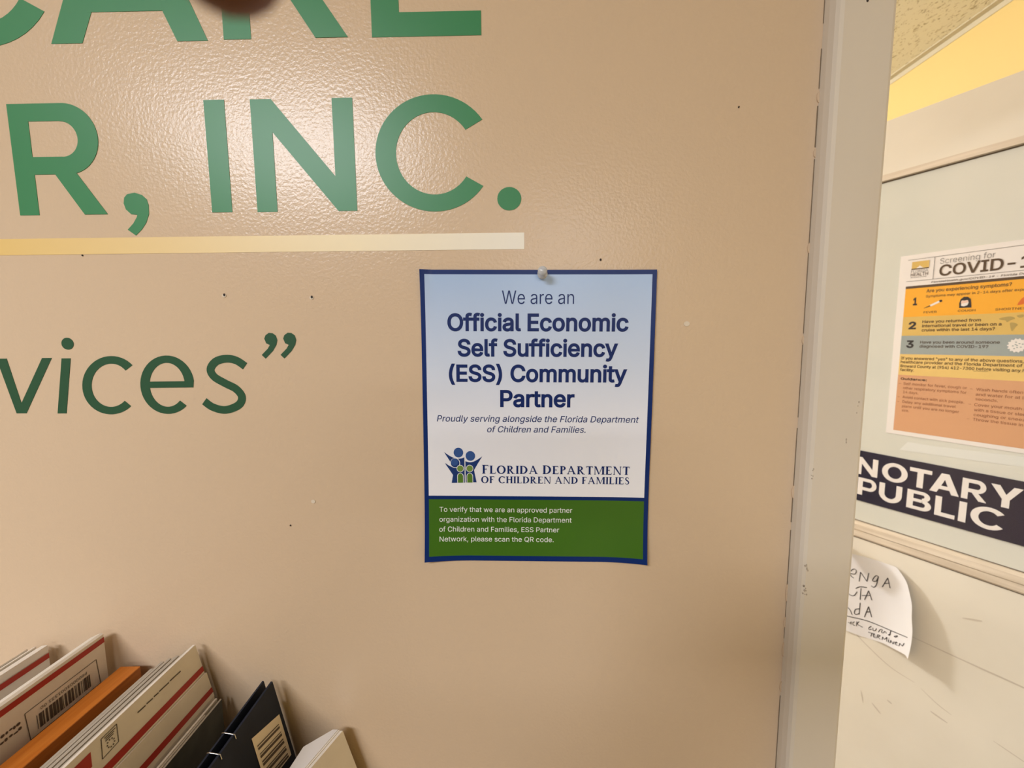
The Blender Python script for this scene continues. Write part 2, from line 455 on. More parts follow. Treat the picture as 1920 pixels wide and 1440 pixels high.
# ------------------------------------------------------------------ printed lettering
GLYPHS = """A480|16,0 201,509 276,509 463,0 395,0 287,302 264,372 232,478 245,478 213,371 191,302 85,0|110,142 110,199 370,199 370,142
B456|60,0 60,509 241,509 274,507 304,501 329,491 350,477 367,461 381,442 390,421 396,398 398,374 397,353 393,336 387,320 378,307 368,295 356,286 315,267 315,262 331,260 347,254 363,245 378,234 391,220 402,203 411,184 416,161 418,136 416,111 410,88 400,67 386,48 368,31 344,18 317,8 284,2 247,0|125,57 245,57 281,60 309,67 330,80 344,96 353,115 355,137 354,153 350,169 342,184 333,197 320,209 306,218 289,225 269,229 248,231 125,231|125,285 238,285 256,287 273,290 288,296 302,304 314,314 323,326 330,340 335,355 336,372 333,393 326,412 313,429 294,442 270,449 240,452 125,452
C510|267,-7 242,-6 217,-2 194,5 171,13 150,25 131,39 113,55 97,73 82,93 70,115 59,140 51,166 45,193 41,223 40,254 41,285 45,315 51,343 59,369 70,393 82,415 97,436 113,454 131,470 150,484 171,495 194,504 217,510 242,514 267,516 293,514 317,511 340,504 362,496 383,485 402,471 419,456 435,438 448,418 459,397 467,373 473,348 408,348 404,365 397,380 389,395 357,428 315,449 267,456 237,453 209,445 184,432 161,414 141,391 125,364 113,332 106,295 103,254 106,213 113,177 125,145 141,117 161,94 184,76 210,63 237,56 267,53 315,60 357,81 389,114 408,160 473,160 467,135 459,112 448,91 435,71 420,53 402,38 383,24 363,13 341,5 317,-2 293,-6
D502|219,0 96,0 96,57 215,57 254,60 288,68 318,81 343,99 363,122 379,149 390,181 397,216 399,255 397,294 390,329 379,361 364,388 344,410 320,428 291,441 258,449 221,452 93,452 93,509 225,509 254,507 281,504 307,498 331,489 353,478 385,455 412,426 433,391 444,367 451,342 457,315 460,286 462,255 460,224 457,195 451,168 443,142 433,119 421,97 406,77 390,60 371,44 351,31 328,20 303,11 277,5 249,1|125,509 125,0 60,0 60,509
E418|60,0 60,509 372,509 372,452 125,452 125,286 355,286 355,229 125,229 125,57 375,57 375,0
F410|60,0 60,509 369,509 369,452 125,452 125,278 346,278 346,221 125,221 125,0
G520|269,-7 242,-6 217,-2 193,5 171,14 149,25 130,39 112,55 96,73 82,93 69,116 59,140 51,166 45,194 41,223 40,254 41,285 45,315 51,343 59,369 69,393 82,415 96,436 112,454 129,470 149,484 170,495 192,504 215,510 239,514 265,516 291,514 316,510 340,504 363,494 384,483 403,469 421,453 436,436 449,416 460,395 468,373 474,349 408,349 387,393 356,427 315,448 265,456 236,453 209,445 183,432 160,414 141,392 125,364 113,332 106,295 103,254 106,213 113,177 125,145 141,117 161,95 184,76 210,63 238,56 269,53 296,55 322,61 345,71 365,85 382,102 396,123 407,147 413,173 415,202 434,199 283,199 283,256 478,256 478,200 475,160 466,124 451,91 431,62 406,38 377,19 344,5 308,-4
H517|60,0 60,509 125,509 125,289 392,289 392,509 457,509 457,0 392,0 392,232 125,232 125,0
I300|31,0 31,57 118,57 118,452 31,452 31,509 269,509 269,452 183,452 183,57 269,57 269,0
J396|185,-7 143,-2 106,11 75,33 60,50 48,70 40,92 35,118 33,145 33,173 98,173 98,145 100,117 108,93 122,74 139,61 160,53 185,50 209,53 230,61 248,74 261,93 269,117 272,145 272,509 336,509 336,145 335,118 330,92 321,70 309,50 294,33 263,11 227,-2
K467|104,145 104,216 139,261 174,303 212,344 364,509 448,509 231,276 228,276|60,0 60,509 125,509 125,334 124,225 125,193 125,0|372,0 188,259 228,309 449,0
L393|60,0 60,509 125,509 125,57 361,57 361,0
M628|60,0 60,509 152,509 277,187 287,159 299,123 311,84 322,49 307,49 318,83 330,121 342,158 352,187 476,509 568,509 568,0 504,0 504,291 504,327 505,369 506,413 507,457 513,457 498,409 482,363 467,322 456,291 342,0 286,0 170,291 159,321 145,361 129,408 112,457 119,457 120,416 121,372 122,328 122,291 122,0
N523|60,0 60,509 136,509 343,183 363,151 388,107 414,55 405,54 401,108 399,157 399,195 399,509 463,509 463,0 387,0 202,290 177,331 148,381 108,452 119,454 122,384 124,328 125,291 125,0
O533|267,-7 241,-6 217,-2 194,5 171,13 150,25 131,39 113,55 97,73 82,93 70,115 59,140 51,166 45,193 41,223 40,254 41,285 45,315 51,343 59,369 70,393 82,415 97,436 113,454 131,470 150,484 171,495 194,504 217,510 241,514 267,516 293,514 317,510 340,504 363,495 384,484 403,470 421,454 437,436 451,415 464,393 474,369 482,343 488,315 492,285 493,254 492,223 488,193 482,166 474,140 464,115 451,93 437,73 421,55 403,39 384,25 363,13 340,5 317,-2 293,-6|267,53 296,55 324,63 349,76 372,94 392,116 408,144 420,176 428,213 430,254 428,295 420,332 408,365 392,392 372,415 349,433 324,446 296,453 267,456 237,453 210,445 184,433 161,415 142,392 125,364 113,332 106,295 103,254 106,213 113,176 125,144 142,117 161,94 184,76 210,63 237,55
P444|60,0 60,509 235,509 272,506 305,499 332,487 356,471 375,452 390,430 400,404 407,377 409,348 407,318 400,291 390,265 375,243 356,223 332,207 305,195 272,188 235,186 109,186 109,242 233,242 257,244 279,248 297,256 312,266 324,279 333,294 339,310 343,328 344,348 343,367 339,385 333,402 324,416 312,428 297,439 279,446 257,451 232,452 125,452 125,0
Q533|245,159 313,159 369,85 384,65 468,-48 401,-48 346,27 331,46|267,-7 241,-6 217,-2 194,5 171,13 150,25 131,39 113,55 97,73 82,93 70,115 59,140 51,166 45,193 41,223 40,254 41,285 45,315 51,343 59,369 70,393 82,415 97,436 113,454 131,470 150,484 171,495 194,504 217,510 241,514 267,516 293,514 317,510 340,504 363,495 384,484 403,470 421,454 437,436 451,415 464,393 474,369 482,343 488,315 492,285 493,254 492,223 488,193 482,166 474,140 464,115 451,93 437,73 421,55 403,39 384,25 363,13 340,5 317,-2 293,-6|267,53 296,55 324,63 349,76 372,94 392,116 408,144 420,176 428,213 430,254 428,295 420,332 408,365 392,392 372,415 349,433 324,446 296,453 267,456 237,453 210,445 184,433 161,415 142,392 125,364 113,332 106,295 103,254 106,213 113,176 125,144 142,117 161,94 184,76 210,63 237,55
R449|60,0 60,509 236,509 273,506 305,500 333,489 356,473 376,455 390,433 401,408 407,381 409,352 407,323 401,296 390,271 376,250 356,232 333,217 305,206 273,200 236,198 96,198 96,255 234,255 258,256 280,260 298,267 313,276 325,287 334,300 340,316 344,333 345,352 344,371 340,389 334,405 325,419 313,430 298,440 279,446 258,451 233,452 125,452 125,0|353,0 230,229 303,229 428,0
S446|224,-9 188,-7 156,-1 128,9 102,23 81,40 64,60 51,83 42,109 38,137 104,137 108,118 114,102 123,88 136,76 150,66 166,59 185,53 204,50 224,49 246,50 267,54 286,60 303,69 317,79 329,92 338,106 344,122 346,139 344,154 340,168 332,179 322,189 310,197 296,205 245,222 184,239 145,253 112,269 86,289 67,313 56,341 52,372 54,400 62,425 75,448 92,468 113,484 138,498 165,508 195,514 227,516 259,514 289,508 316,498 340,484 360,468 377,449 390,427 398,403 401,378 337,378 332,402 320,421 302,437 280,449 254,456 225,459 204,457 185,454 167,448 152,440 139,430 129,418 121,405 117,391 115,376 117,359 122,345 131,334 142,324 155,315 169,308 212,293 264,279 312,264 359,238 372,226 384,213 395,198 402,180 407,161 408,139 406,112 399,87 386,64 370,43 349,25 323,11 294,0 261,-7
T448|32,452 32,509 417,509 417,452 257,452 257,0 193,0 193,452
U517|259,-8 220,-6 186,2 154,15 126,33 103,55 85,80 71,108 63,140 60,173 60,509 124,509 124,178 126,155 132,133 141,113 153,95 169,80 187,68 208,59 232,53 259,52 285,53 309,59 331,68 349,80 364,95 377,113 385,133 391,155 393,178 393,509 457,509 457,173 454,140 446,108 433,80 414,55 391,33 363,15 332,2 297,-6
V480|204,0 16,509 84,509 192,206 215,137 248,31 235,31 267,138 290,206 395,509 463,509 278,0
W686|155,0 16,509 82,509 163,196 175,145 187,94 197,40 189,40 200,94 211,145 224,196 306,509 380,509 462,196 474,145 486,94 497,40 488,40 499,94 510,145 523,196 603,509 670,509 530,0 455,0 368,323 351,391 336,475 350,475 335,395 318,323 230,0
X474|18,0 217,284 217,236 29,509 104,509 178,400 204,361 223,329 243,292 232,292 252,329 272,361 298,400 374,509 446,509 259,239 259,287 456,0 382,0 292,129 268,165 250,195 230,231 244,231 225,196 206,166 182,129 91,0
Y472|203,0 203,208 16,509 91,509 192,344 222,292 250,230 224,230 251,293 280,344 381,509 455,509 268,208 268,0
Z438|42,0 42,46 273,385 306,431 341,476 348,454 285,452 223,452 40,452 40,509 397,509 397,462 169,129 134,81 97,33 90,54 152,57 214,57 399,57 399,0
a389|160,-9 137,-7 115,-3 94,5 76,15 60,29 48,45 38,63 32,84 30,108 32,128 36,146 43,161 53,174 64,184 78,193 125,211 178,220 234,227 265,235 271,240 274,246 276,255 276,257 275,272 272,285 267,297 260,307 251,315 240,322 227,327 212,330 196,331 178,330 163,327 149,322 118,301 100,274 41,291 51,313 64,331 79,346 95,358 114,368 133,375 153,380 173,383 194,384 239,379 286,360 300,350 312,336 322,320 330,301 335,278 337,251 337,0 277,0 277,52 272,52 252,25 215,1 199,-4 181,-7|170,45 192,47 211,51 228,59 242,68 254,80 263,93 270,108 274,122 276,138 276,190 259,182 231,176 200,171 175,168 134,159 122,153 112,147 103,139 97,130 93,118 92,105 93,93 96,82 102,72 109,64 119,57 130,52
b424|229,-8 208,-7 189,-3 172,4 138,31 118,59 112,59 112,0 53,0 53,509 114,509 114,319 118,319 137,346 171,373 188,379 207,383 229,384 259,382 287,374 313,361 335,342 354,320 370,293 381,261 388,227 390,189 388,151 381,116 370,84 355,57 336,34 313,16 288,3 260,-6|220,47 242,49 262,55 279,66 294,80 306,97 316,117 323,139 327,163 328,189 327,215 323,239 316,261 307,281 295,298 280,311 262,322 243,328 220,330 198,328 178,322 161,312 147,299 134,282 125,263 118,241 114,216 113,189 114,162 118,138 125,115 135,95 147,78 162,65 179,55 198,49
c396|207,-8 174,-5 144,3 117,16 93,35 72,58 56,85 44,116 37,150 34,187 37,225 44,260 56,291 72,318 93,341 117,360 144,374 174,382 207,384 260,377 305,356 340,322 362,277 303,262 290,289 270,311 242,325 207,330 184,328 163,321 145,310 130,296 118,278 108,258 102,236 98,212 96,187 98,163 102,139 108,117 118,97 130,80 145,66 163,55 184,49 207,46 243,52 271,66 292,89 304,117 363,102 357,86 350,70 341,56 306,21 261,-1
d424|195,-8 165,-6 137,3 111,16 89,34 70,57 55,84 43,116 36,151 34,189 36,227 43,261 55,293 70,320 89,342 112,361 137,374 165,382 196,384 218,383 237,379 253,373 287,346 306,319 311,319 311,509 372,509 372,0 313,0 313,59 307,59 287,31 252,4 236,-3 217,-7|205,47 226,49 246,55 263,65 278,78 290,95 299,115 306,138 310,162 312,189 310,216 306,241 300,263 290,282 278,299 263,312 246,322 227,328 205,330 182,328 162,322 145,311 130,298 118,281 108,261 102,239 98,215 96,189 98,163 102,139 109,117 118,97 130,80 145,66 162,55 182,49
e404|212,-8 177,-5 145,3 117,16 92,35 72,58 56,85 44,116 37,150 34,187 36,224 44,258 55,290 71,317 91,340 115,359 142,373 172,382 205,384 226,383 246,380 266,374 285,366 303,355 319,341 334,324 347,305 357,282 365,256 370,227 371,194 371,169 75,169 75,221 338,221 310,202 308,226 304,248 298,269 288,286 277,301 263,314 246,323 227,328 205,330 183,328 164,323 146,313 131,301 119,286 109,270 102,251 97,231 96,211 96,178 98,151 102,127 110,106 121,88 135,73 151,61 169,53 190,48 212,46 254,53 285,73 306,105 365,91 358,72 348,55 335,39 320,26 302,14 283,4 261,-3 237,-7
f253|228,379 228,327 6,327 6,379|81,0 81,432 82,452 87,470 96,486 107,499 120,510 135,519 152,525 169,529 187,530 222,527 243,521 227,468 215,472 195,474 178,472 164,468 154,460 147,449 143,435 142,419 142,0
g425|207,-151 180,-149 156,-146 134,-140 114,-132 97,-122 82,-110 70,-97 59,-84 51,-69 101,-41 122,-66 154,-88 169,-93 187,-96 207,-97 236,-95 261,-87 282,-75 298,-58 308,-34 311,-6 311,68 306,68 287,41 252,16 236,10 217,6 195,5 165,7 138,14 113,27 90,43 71,65 55,90 43,120 36,154 34,191 36,229 43,263 55,293 71,320 90,342 112,361 138,374 166,382 196,384 218,383 237,379 253,373 288,346 308,319 313,319 313,379 372,379 372,-9 370,-40 363,-67 350,-90 334,-109 314,-124 291,-136 265,-144 237,-149|205,59 227,61 246,66 264,75 278,87 290,103 300,121 307,142 311,166 312,193 311,219 307,242 300,264 291,283 279,299 264,312 247,322 227,328 205,330 182,328 163,322 145,312 130,298 118,282 109,262 102,241 98,218 96,193 98,167 102,144 109,123 118,104 131,88 145,76 163,66 183,61
h410|114,227 114,0 53,0 53,509 114,509 114,287 102,287 116,319 132,344 152,362 175,374 200,382 227,384 252,383 275,377 295,369 313,356 328,340 341,321 350,298 355,271 357,240 357,0 296,0 296,235 293,263 286,286 273,304 256,318 235,326 210,329 192,328 176,324 161,317 147,308 136,297 126,283 119,266 115,248
i166|53,0 53,379 114,379 114,0|84,443 73,444 63,448 54,455 47,463 43,472 41,483 43,494 47,504 54,512 63,518 73,522 84,524 95,522 105,518 114,512 121,504 125,494 126,483 125,472 121,463 114,455 105,448 95,444
j166|53,379 114,379 114,-30 112,-52 108,-72 102,-90 92,-106 80,-119 65,-129 47,-137 27,-141 4,-143 -10,-143 -10,-87 2,-87 18,-85 31,-80 40,-72 47,-61 51,-46 53,-29|83,443 72,444 62,448 53,455 47,463 42,472 41,483 42,494 47,504 53,512 62,518 72,522 83,524 95,522 105,518 114,512 120,504 125,494 126,483 125,472 120,463 114,455 105,448 95,444
k380|110,137 110,212 121,212 284,379 360,379 184,199 177,199|53,0 53,509 114,509 114,0|294,0 148,186 191,229 372,0
l189|139,-2 112,0 91,8 74,20 62,37 55,59 53,84 53,509 114,509 114,99 114,83 117,71 120,62 126,57 135,53 146,52 160,53 170,54 181,3 162,-1
m610|53,0 53,379 112,379 112,295 108,295 114,314 122,331 132,346 144,358 158,368 172,376 187,382 203,385 219,386 245,383 268,375 287,361 303,342 314,320 321,295 312,295 318,312 326,329 337,343 350,356 364,366 381,375 398,381 417,385 437,386 458,385 478,380 497,372 514,361 529,346 541,328 550,307 555,283 557,255 557,0 496,0 496,254 493,279 485,298 473,313 456,323 438,329 419,330 402,329 387,326 374,320 363,312 353,302 345,290 340,277 336,263 335,247 335,0 274,0 274,260 272,280 265,297 253,311 238,322 220,328 199,330 185,329 171,326 158,320 145,312 135,302 126,289 119,274 115,257 114,238 114,0
n410|114,227 114,0 53,0 53,379 112,379 112,287 102,287 116,319 132,344 152,362 175,374 200,382 227,384 252,383 275,377 295,369 313,356 328,340 341,321 350,298 355,271 357,240 357,0 296,0 296,235 293,263 286,286 273,304 256,318 235,326 210,329 192,328 176,324 161,317 147,308 136,297 126,283 119,266 115,248
o415|207,-8 174,-5 144,3 117,16 93,35 72,58 56,85 44,116 37,150 34,187 37,225 44,260 56,291 72,318 93,341 117,360 144,374 174,382 207,384 241,382 271,374 299,360 323,341 343,318 359,291 371,260 379,225 381,187 379,150 371,116 359,85 343,58 323,35 299,16 271,3 241,-5|207,46 231,49 252,55 270,66 285,80 298,97 307,117 314,139 318,163 319,187 318,212 314,236 307,258 298,278 285,296 270,310 252,321 231,328 207,330 184,328 163,321 145,310 130,296 118,278 108,258 102,236 98,212 96,187 98,163 102,139 108,117 118,97 130,80 145,66 163,55 184,49
p424|53,-143 53,379 112,379 112,319 118,319 137,346 171,373 188,379 207,383 229,384 259,382 287,374 313,361 335,342 354,320 370,293 381,261 388,227 390,189 388,151 381,116 370,84 355,57 336,34 313,16 288,3 260,-6 229,-8 208,-7 189,-3 173,4 138,31 118,59 114,59 114,-143|220,47 242,49 262,55 279,66 294,80 306,97 316,117 323,139 327,163 328,189 327,215 323,239 316,261 307,281 295,298 280,311 262,322 243,328 220,330 198,328 178,322 161,312 147,299 134,282 125,263 118,241 114,216 113,189 114,162 118,138 125,115 135,95 147,78 162,65 179,55 198,49
q424|372,-143 311,-143 311,59 306,59 287,31 252,4 236,-3 217,-7 195,-8 165,-6 137,3 111,16 89,34 70,57 55,84 43,116 36,151 34,189 36,227 43,261 55,293 70,320 89,342 112,361 137,374 165,382 196,384 218,383 237,379 253,373 287,346 307,319 313,319 313,379 372,379|205,47 226,49 246,55 263,65 278,78 290,95 299,115 306,138 310,162 312,189 310,216 306,241 300,263 290,282 278,299 263,312 246,322 227,328 205,330 182,328 162,322 145,311 130,298 118,281 108,261 102,239 98,215 96,189 98,163 102,139 109,117 118,97 130,80 145,66 162,55 182,49
r259|53,0 53,379 112,379 112,321 115,321 124,339 137,354 152,367 171,377 191,383 213,385 229,384 243,384 243,322 230,324 207,326 190,324 174,321 159,315 146,306 135,296 126,284 119,269 115,254 114,237 114,0
s365|182,-8 157,-7 133,-3 112,3 93,12 76,24 62,38 50,54 41,73 36,94 94,107 101,87 111,72 124,60 141,52 160,47 181,45 206,47 227,53 244,62 258,74 265,88 268,103 266,115 262,126 254,136 243,144 229,150 212,155 149,170 118,180 92,192 72,208 58,227 50,249 47,274 49,295 55,314 65,332 79,347 95,360 115,370 137,378 161,383 187,384 212,383 234,379 254,372 271,363 286,352 299,339 309,324 318,308 324,290 268,277 262,291 254,304 243,316 228,325 210,331 187,333 166,331 147,326 131,317 119,305 111,292 109,277 110,264 115,253 124,243 136,235 152,229 172,223 229,209 261,200 287,187 306,171 320,153 328,131 331,107 329,85 323,65 312,47 298,31 281,18 260,6 236,-2 210,-7
t227|204,379 204,327 6,327 6,379|65,471 126,471 126,98 127,83 130,70 136,61 144,55 156,51 170,50 185,51 202,54 213,2 192,-3 168,-4 138,-1 113,7 92,21 77,41 68,64 65,93
u410|182,-5 158,-3 135,2 115,11 97,23 82,39 69,59 60,82 54,109 53,139 53,379 114,379 114,144 116,117 124,94 137,75 154,61 175,53 200,50 218,51 234,55 249,62 263,71 274,83 283,97 290,113 295,132 296,153 296,379 357,379 357,0 298,0 298,92 307,92 294,60 277,35 257,17 234,5 209,-3
v389|163,0 17,379 84,379 165,155 187,87 206,21 184,21 203,87 224,155 305,379 371,379 226,0
w567|138,0 23,379 87,379 133,214 154,137 175,41 165,41 186,135 206,214 252,379 316,379 362,214 382,136 402,41 391,41 413,135 434,214 480,379 545,379 429,0 368,0 319,172 305,225 291,280 277,338 291,338 277,280 263,225 248,172 199,0
x378|21,0 171,218 171,171 29,379 100,379 147,306 179,253 207,206 175,206 202,253 233,306 282,379 352,379 209,169 209,214 358,0 287,0 231,85 200,136 173,182 205,182 178,136 148,85 91,0
y389|47,-139 61,-86 71,-87 104,-89 113,-86 122,-81 130,-74 138,-64 145,-51 151,-36 163,-1 17,379 84,379 165,155 187,87 206,21 184,21 202,87 224,155 305,379 371,379 204,-58 177,-107 165,-119 153,-128 139,-136 125,-141 109,-144 91,-145 65,-143
z380|42,0 42,46 254,320 254,323 48,323 48,379 333,379 333,331 126,60 126,56 339,56 339,0
0453|227,-7 191,-3 158,7 130,24 105,48 85,77 69,113 61,138 55,164 51,192 49,222 48,254 49,286 51,316 55,344 61,370 69,395 85,431 106,461 130,484 159,502 191,512 227,516 262,512 295,502 323,484 348,461 368,431 384,395 392,370 398,344 402,316 404,286 405,254 404,222 402,192 398,164 392,138 384,113 368,77 348,48 323,24 295,7 263,-3|227,50 250,52 271,60 290,74 306,92 320,116 330,144 338,176 342,213 344,254 342,295 338,332 330,365 320,393 306,416 290,435 271,449 250,457 227,460 203,457 182,449 163,435 147,416 134,393 123,365 115,332 111,295 109,254 111,213 115,176 123,144 134,116 147,92 163,74 182,60 203,52
1453|76,0 76,55 391,55 391,0|276,509 276,0 212,0 212,448 209,448 86,358 86,427 198,509
2453|64,0 64,47 234,229 282,282 311,327 316,341 319,356 320,371 319,389 315,405 308,419 298,431 287,441 273,449 258,455 241,458 224,460 205,458 188,454 172,447 159,438 148,427 139,413 132,398 128,381 127,362 66,362 68,391 75,418 86,442 102,464 121,482 143,496 168,507 196,513 225,516 254,513 281,507 306,497 328,482 346,465 361,445 372,423 379,398 381,372 380,354 377,336 371,318 363,299 351,280 336,259 267,180 153,60 153,57 389,57 389,0
3453|218,-7 188,-5 159,1 133,10 108,22 88,38 70,57 57,79 48,104 44,132 109,132 112,115 118,100 126,87 137,76 150,66 165,59 182,54 200,51 219,50 239,51 258,55 275,61 291,69 304,80 315,93 323,108 328,125 329,145 328,163 323,180 316,196 306,211 292,223 275,234 254,241 229,246 201,248 157,248 157,299 288,448 288,452 70,452 70,509 372,509 372,461 211,278 211,289 247,290 279,286 308,276 333,262 354,244 371,222 383,198 391,173 393,145 390,116 383,90 370,66 354,45 333,27 309,12 281,2 251,-5
4453|40,105 40,158 247,509 311,509 109,166 109,163 413,163 413,105|282,0 282,121 282,146 282,318 343,318 343,0
5453|221,-7 192,-5 165,1 140,11 118,25 99,41 83,60 71,82 63,105 60,130 122,130 125,115 130,102 138,89 148,78 160,68 173,60 188,54 204,51 221,50 241,51 259,56 276,64 291,75 304,89 314,104 322,122 326,141 328,162 326,183 321,203 314,221 303,237 290,251 275,262 257,270 238,275 218,277 167,268 152,262 139,255 128,246 67,253 96,509 366,509 366,452 151,452 134,301 136,301 148,311 162,318 178,325 194,330 212,333 229,334 252,332 274,328 294,321 313,311 330,299 345,285 358,269 370,251 379,231 386,210 390,187 391,163 388,132 381,102 369,76 352,52 332,32 309,15 282,3 253,-4
6453|226,-7 196,-4 168,3 142,15 119,31 100,51 84,74 73,101 66,130 64,162 65,187 71,212 80,239 93,268 112,302 137,340 252,509 322,509 151,261 145,261 165,288 196,307 235,314 265,312 291,305 316,295 337,280 355,262 370,240 380,215 387,187 389,157 387,127 379,98 368,73 352,50 333,30 310,14 284,3 257,-4|226,48 245,50 263,55 279,63 293,73 304,86 314,101 322,119 326,137 327,157 326,178 322,196 314,213 304,228 293,241 279,251 263,259 245,264 226,265 207,264 190,259 174,252 160,241 148,229 138,214 131,197 126,179 125,158 126,138 131,119 138,102 148,86 160,73 174,63 190,55 207,50
7453|97,0 323,448 323,452 62,452 62,509 391,509 391,449 165,0
8453|226,-7 193,-5 163,1 136,11 111,25 91,42 74,62 62,84 54,109 52,135 53,156 58,176 65,195 75,212 87,228 101,241 117,252 134,260 153,265 153,267 129,276 109,289 93,308 80,330 73,354 70,380 73,405 79,429 90,450 106,469 124,485 146,498 170,508 197,514 226,516 255,514 282,508 306,498 328,485 346,469 361,450 373,429 379,405 382,380 379,354 372,330 359,308 343,289 323,276 300,267 300,265 319,260 335,252 351,241 365,228 377,212 387,195 395,176 399,156 401,135 398,109 391,84 378,62 362,42 341,25 317,11 289,1 259,-5|226,49 248,50 267,54 285,60 300,69 313,79 323,91 331,106 335,121 337,139 335,157 330,173 322,189 312,202 298,213 283,223 265,230 247,234 226,235 206,234 187,230 169,223 154,213 140,202 130,189 122,173 117,157 115,139 117,121 121,106 129,91 139,79 152,69 167,60 185,54 205,50|226,290 244,291 260,294 274,300 287,308 298,318 307,330 314,344 318,359 319,376 318,392 314,407 308,420 299,432 288,442 275,449 260,455 244,459 226,460 208,459 192,455 177,449 164,442 153,432 145,420 138,407 134,392 133,376 134,359 138,344 145,330 154,318 165,308 178,300 193,294 209,291
9453|226,516 256,513 285,506 310,494 333,478 352,458 368,434 380,408 387,378 389,347 387,322 382,296 373,270 359,240 340,207 315,168 200,0 130,0 301,248 307,248 287,221 257,202 218,195 188,197 161,203 137,214 116,229 98,247 83,269 72,294 66,321 64,352 66,382 73,411 85,436 101,459 120,479 143,494 168,506 196,513|226,460 207,459 190,454 174,446 160,435 148,423 138,407 131,390 127,372 125,352 127,331 131,313 138,295 148,280 160,268 174,257 190,250 207,245 226,243 245,245 263,249 279,257 293,267 305,280 314,295 322,312 326,330 327,350 326,371 322,390 314,407 305,422 293,435 279,446 263,454 245,459
(273|89,207 90,244 94,283 101,324 105,348 111,372 117,395 124,418 132,441 145,477 160,510 177,539 236,539 191,428 161,313 156,276 152,241 151,207 160,115 188,16 236,-96 177,-96 160,-66 145,-36 132,-6 121,24 111,55 103,85 97,116 93,146 90,176
)273|37,-96 86,18 113,116 122,207 121,241 117,276 112,313 82,428 37,539 97,539 113,510 128,477 142,441 149,418 156,395 162,372 168,348 173,323 179,283 183,244 184,207 183,176 180,145 176,115 170,84 161,53 152,23 140,-7 127,-37 113,-67 97,-96
.188|95,-4 83,-3 73,1 63,9 55,18 51,29 50,41 51,53 55,64 63,73 73,81 83,85 95,87 107,85 118,81 128,73 135,64 140,53 141,41 140,29 135,18 128,9 118,1 107,-3
,188|38,-119 68,71 137,71 84,-119
-453|337,244 337,188 114,188 114,244
?358|132,152 132,159 133,187 136,211 141,230 148,245 157,258 168,269 209,298 223,309 236,321 247,334 255,349 260,365 262,384 260,399 257,413 250,425 242,436 232,445 220,452 207,457 193,461 178,462 163,461 150,458 137,453 125,446 115,437 106,425 99,412 94,396 92,378 27,378 30,406 38,430 49,452 64,471 82,487 103,499 126,508 151,514 178,516 206,514 232,508 255,498 275,486 292,470 306,451 316,430 322,407 324,382 322,356 316,332 306,311 292,292 275,276 254,261 219,235 200,205 194,158 194,152|164,-4 152,-3 141,1 131,9 124,18 120,29 118,41 120,53 124,64 131,73 141,80 152,85 164,86 176,85 186,80 196,73 203,64 208,53 209,41 208,29 203,18 196,9 186,1 176,-3
"321|78,318 70,509 136,509 128,318|193,318 185,509 250,509 243,318
:188|95,-4 83,-3 73,1 63,9 55,18 51,29 50,41 51,53 55,64 63,73 73,81 83,85 95,87 107,85 118,81 128,73 135,64 140,53 141,41 140,29 135,18 128,9 118,1 107,-3|95,271 83,272 73,277 63,284 55,294 51,304 50,316 51,328 55,339 63,349 73,356 83,360 95,362 107,360 118,356 128,349 135,339 140,328 141,316 140,304 135,294 128,284 118,277 107,272
/249|235,533 71,-76 14,-76 178,533
 188|
"""
FONT = {}
for _l in GLYPHS.strip('\n').split('\n'):
    _p = _l[1:].split('|')
    FONT[_l[0]] = (int(_p[0]), [[tuple(map(int, q.split(','))) for q in c.split(' ')] for c in _p[1:] if c])


def winding(p, cs):
    w = 0
    for c in cs:
        for i in range(len(c)):
            a, b = c[i - 1], c[i]
            side = (b[0] - a[0]) * (p[1] - a[1]) - (p[0] - a[0]) * (b[1] - a[1])
            if a[1] <= p[1] < b[1] and side > 0:
                w += 1
            elif b[1] <= p[1] < a[1] and side < 0:
                w -= 1
    return w


def fatten(c, d):
    """push a contour outwards along its normals (outer contours run clockwise)"""
    n = len(c)
    out = []
    for i in range(n):
        a, p, b = c[i - 1], c[i], c[(i + 1) % n]
        e1 = Vector((p[0] - a[0], p[1] - a[1]))
        e2 = Vector((b[0] - p[0], b[1] - p[1]))
        if e1.length < 1e-6 or e2.length < 1e-6:
            out.append(p)
            continue
        e1.normalize()
        e2.normalize()
        n1, n2 = Vector((-e1.y, e1.x)), Vector((-e2.y, e2.x))
        k = max(1 + n1.dot(n2), 0.5)
        s = (n1 + n2) * (d / k)
        out.append((p[0] + s.x, p[1] + s.y))
    return out


CACHE = {}


def glyph(ch, off):
    """triangles of one character"""
    if (ch, off) not in CACHE:
        cs = [fatten(c, off) for c in FONT[ch][1]]
        vs, es = [], []
        for c in cs:
            k = len(vs)
            vs += [Vector(p) for p in c]
            es += [(k + i, k + (i + 1) % len(c)) for i in range(len(c))]
        tris = []
        if vs:
            v, _, f, *_r = delaunay_2d_cdt(vs, es, [], 0, 0.01)
            for t in f:
                cx, cz = sum(v[i].x for i in t) / 3, sum(v[i].y for i in t) / 3
                if winding((cx, cz), cs):
                    tris.append(t)
            CACHE[(ch, off)] = ([(p.x, p.y) for p in v], tris)
        else:
            CACHE[(ch, off)] = ([], [])
    return CACHE[(ch, off)]


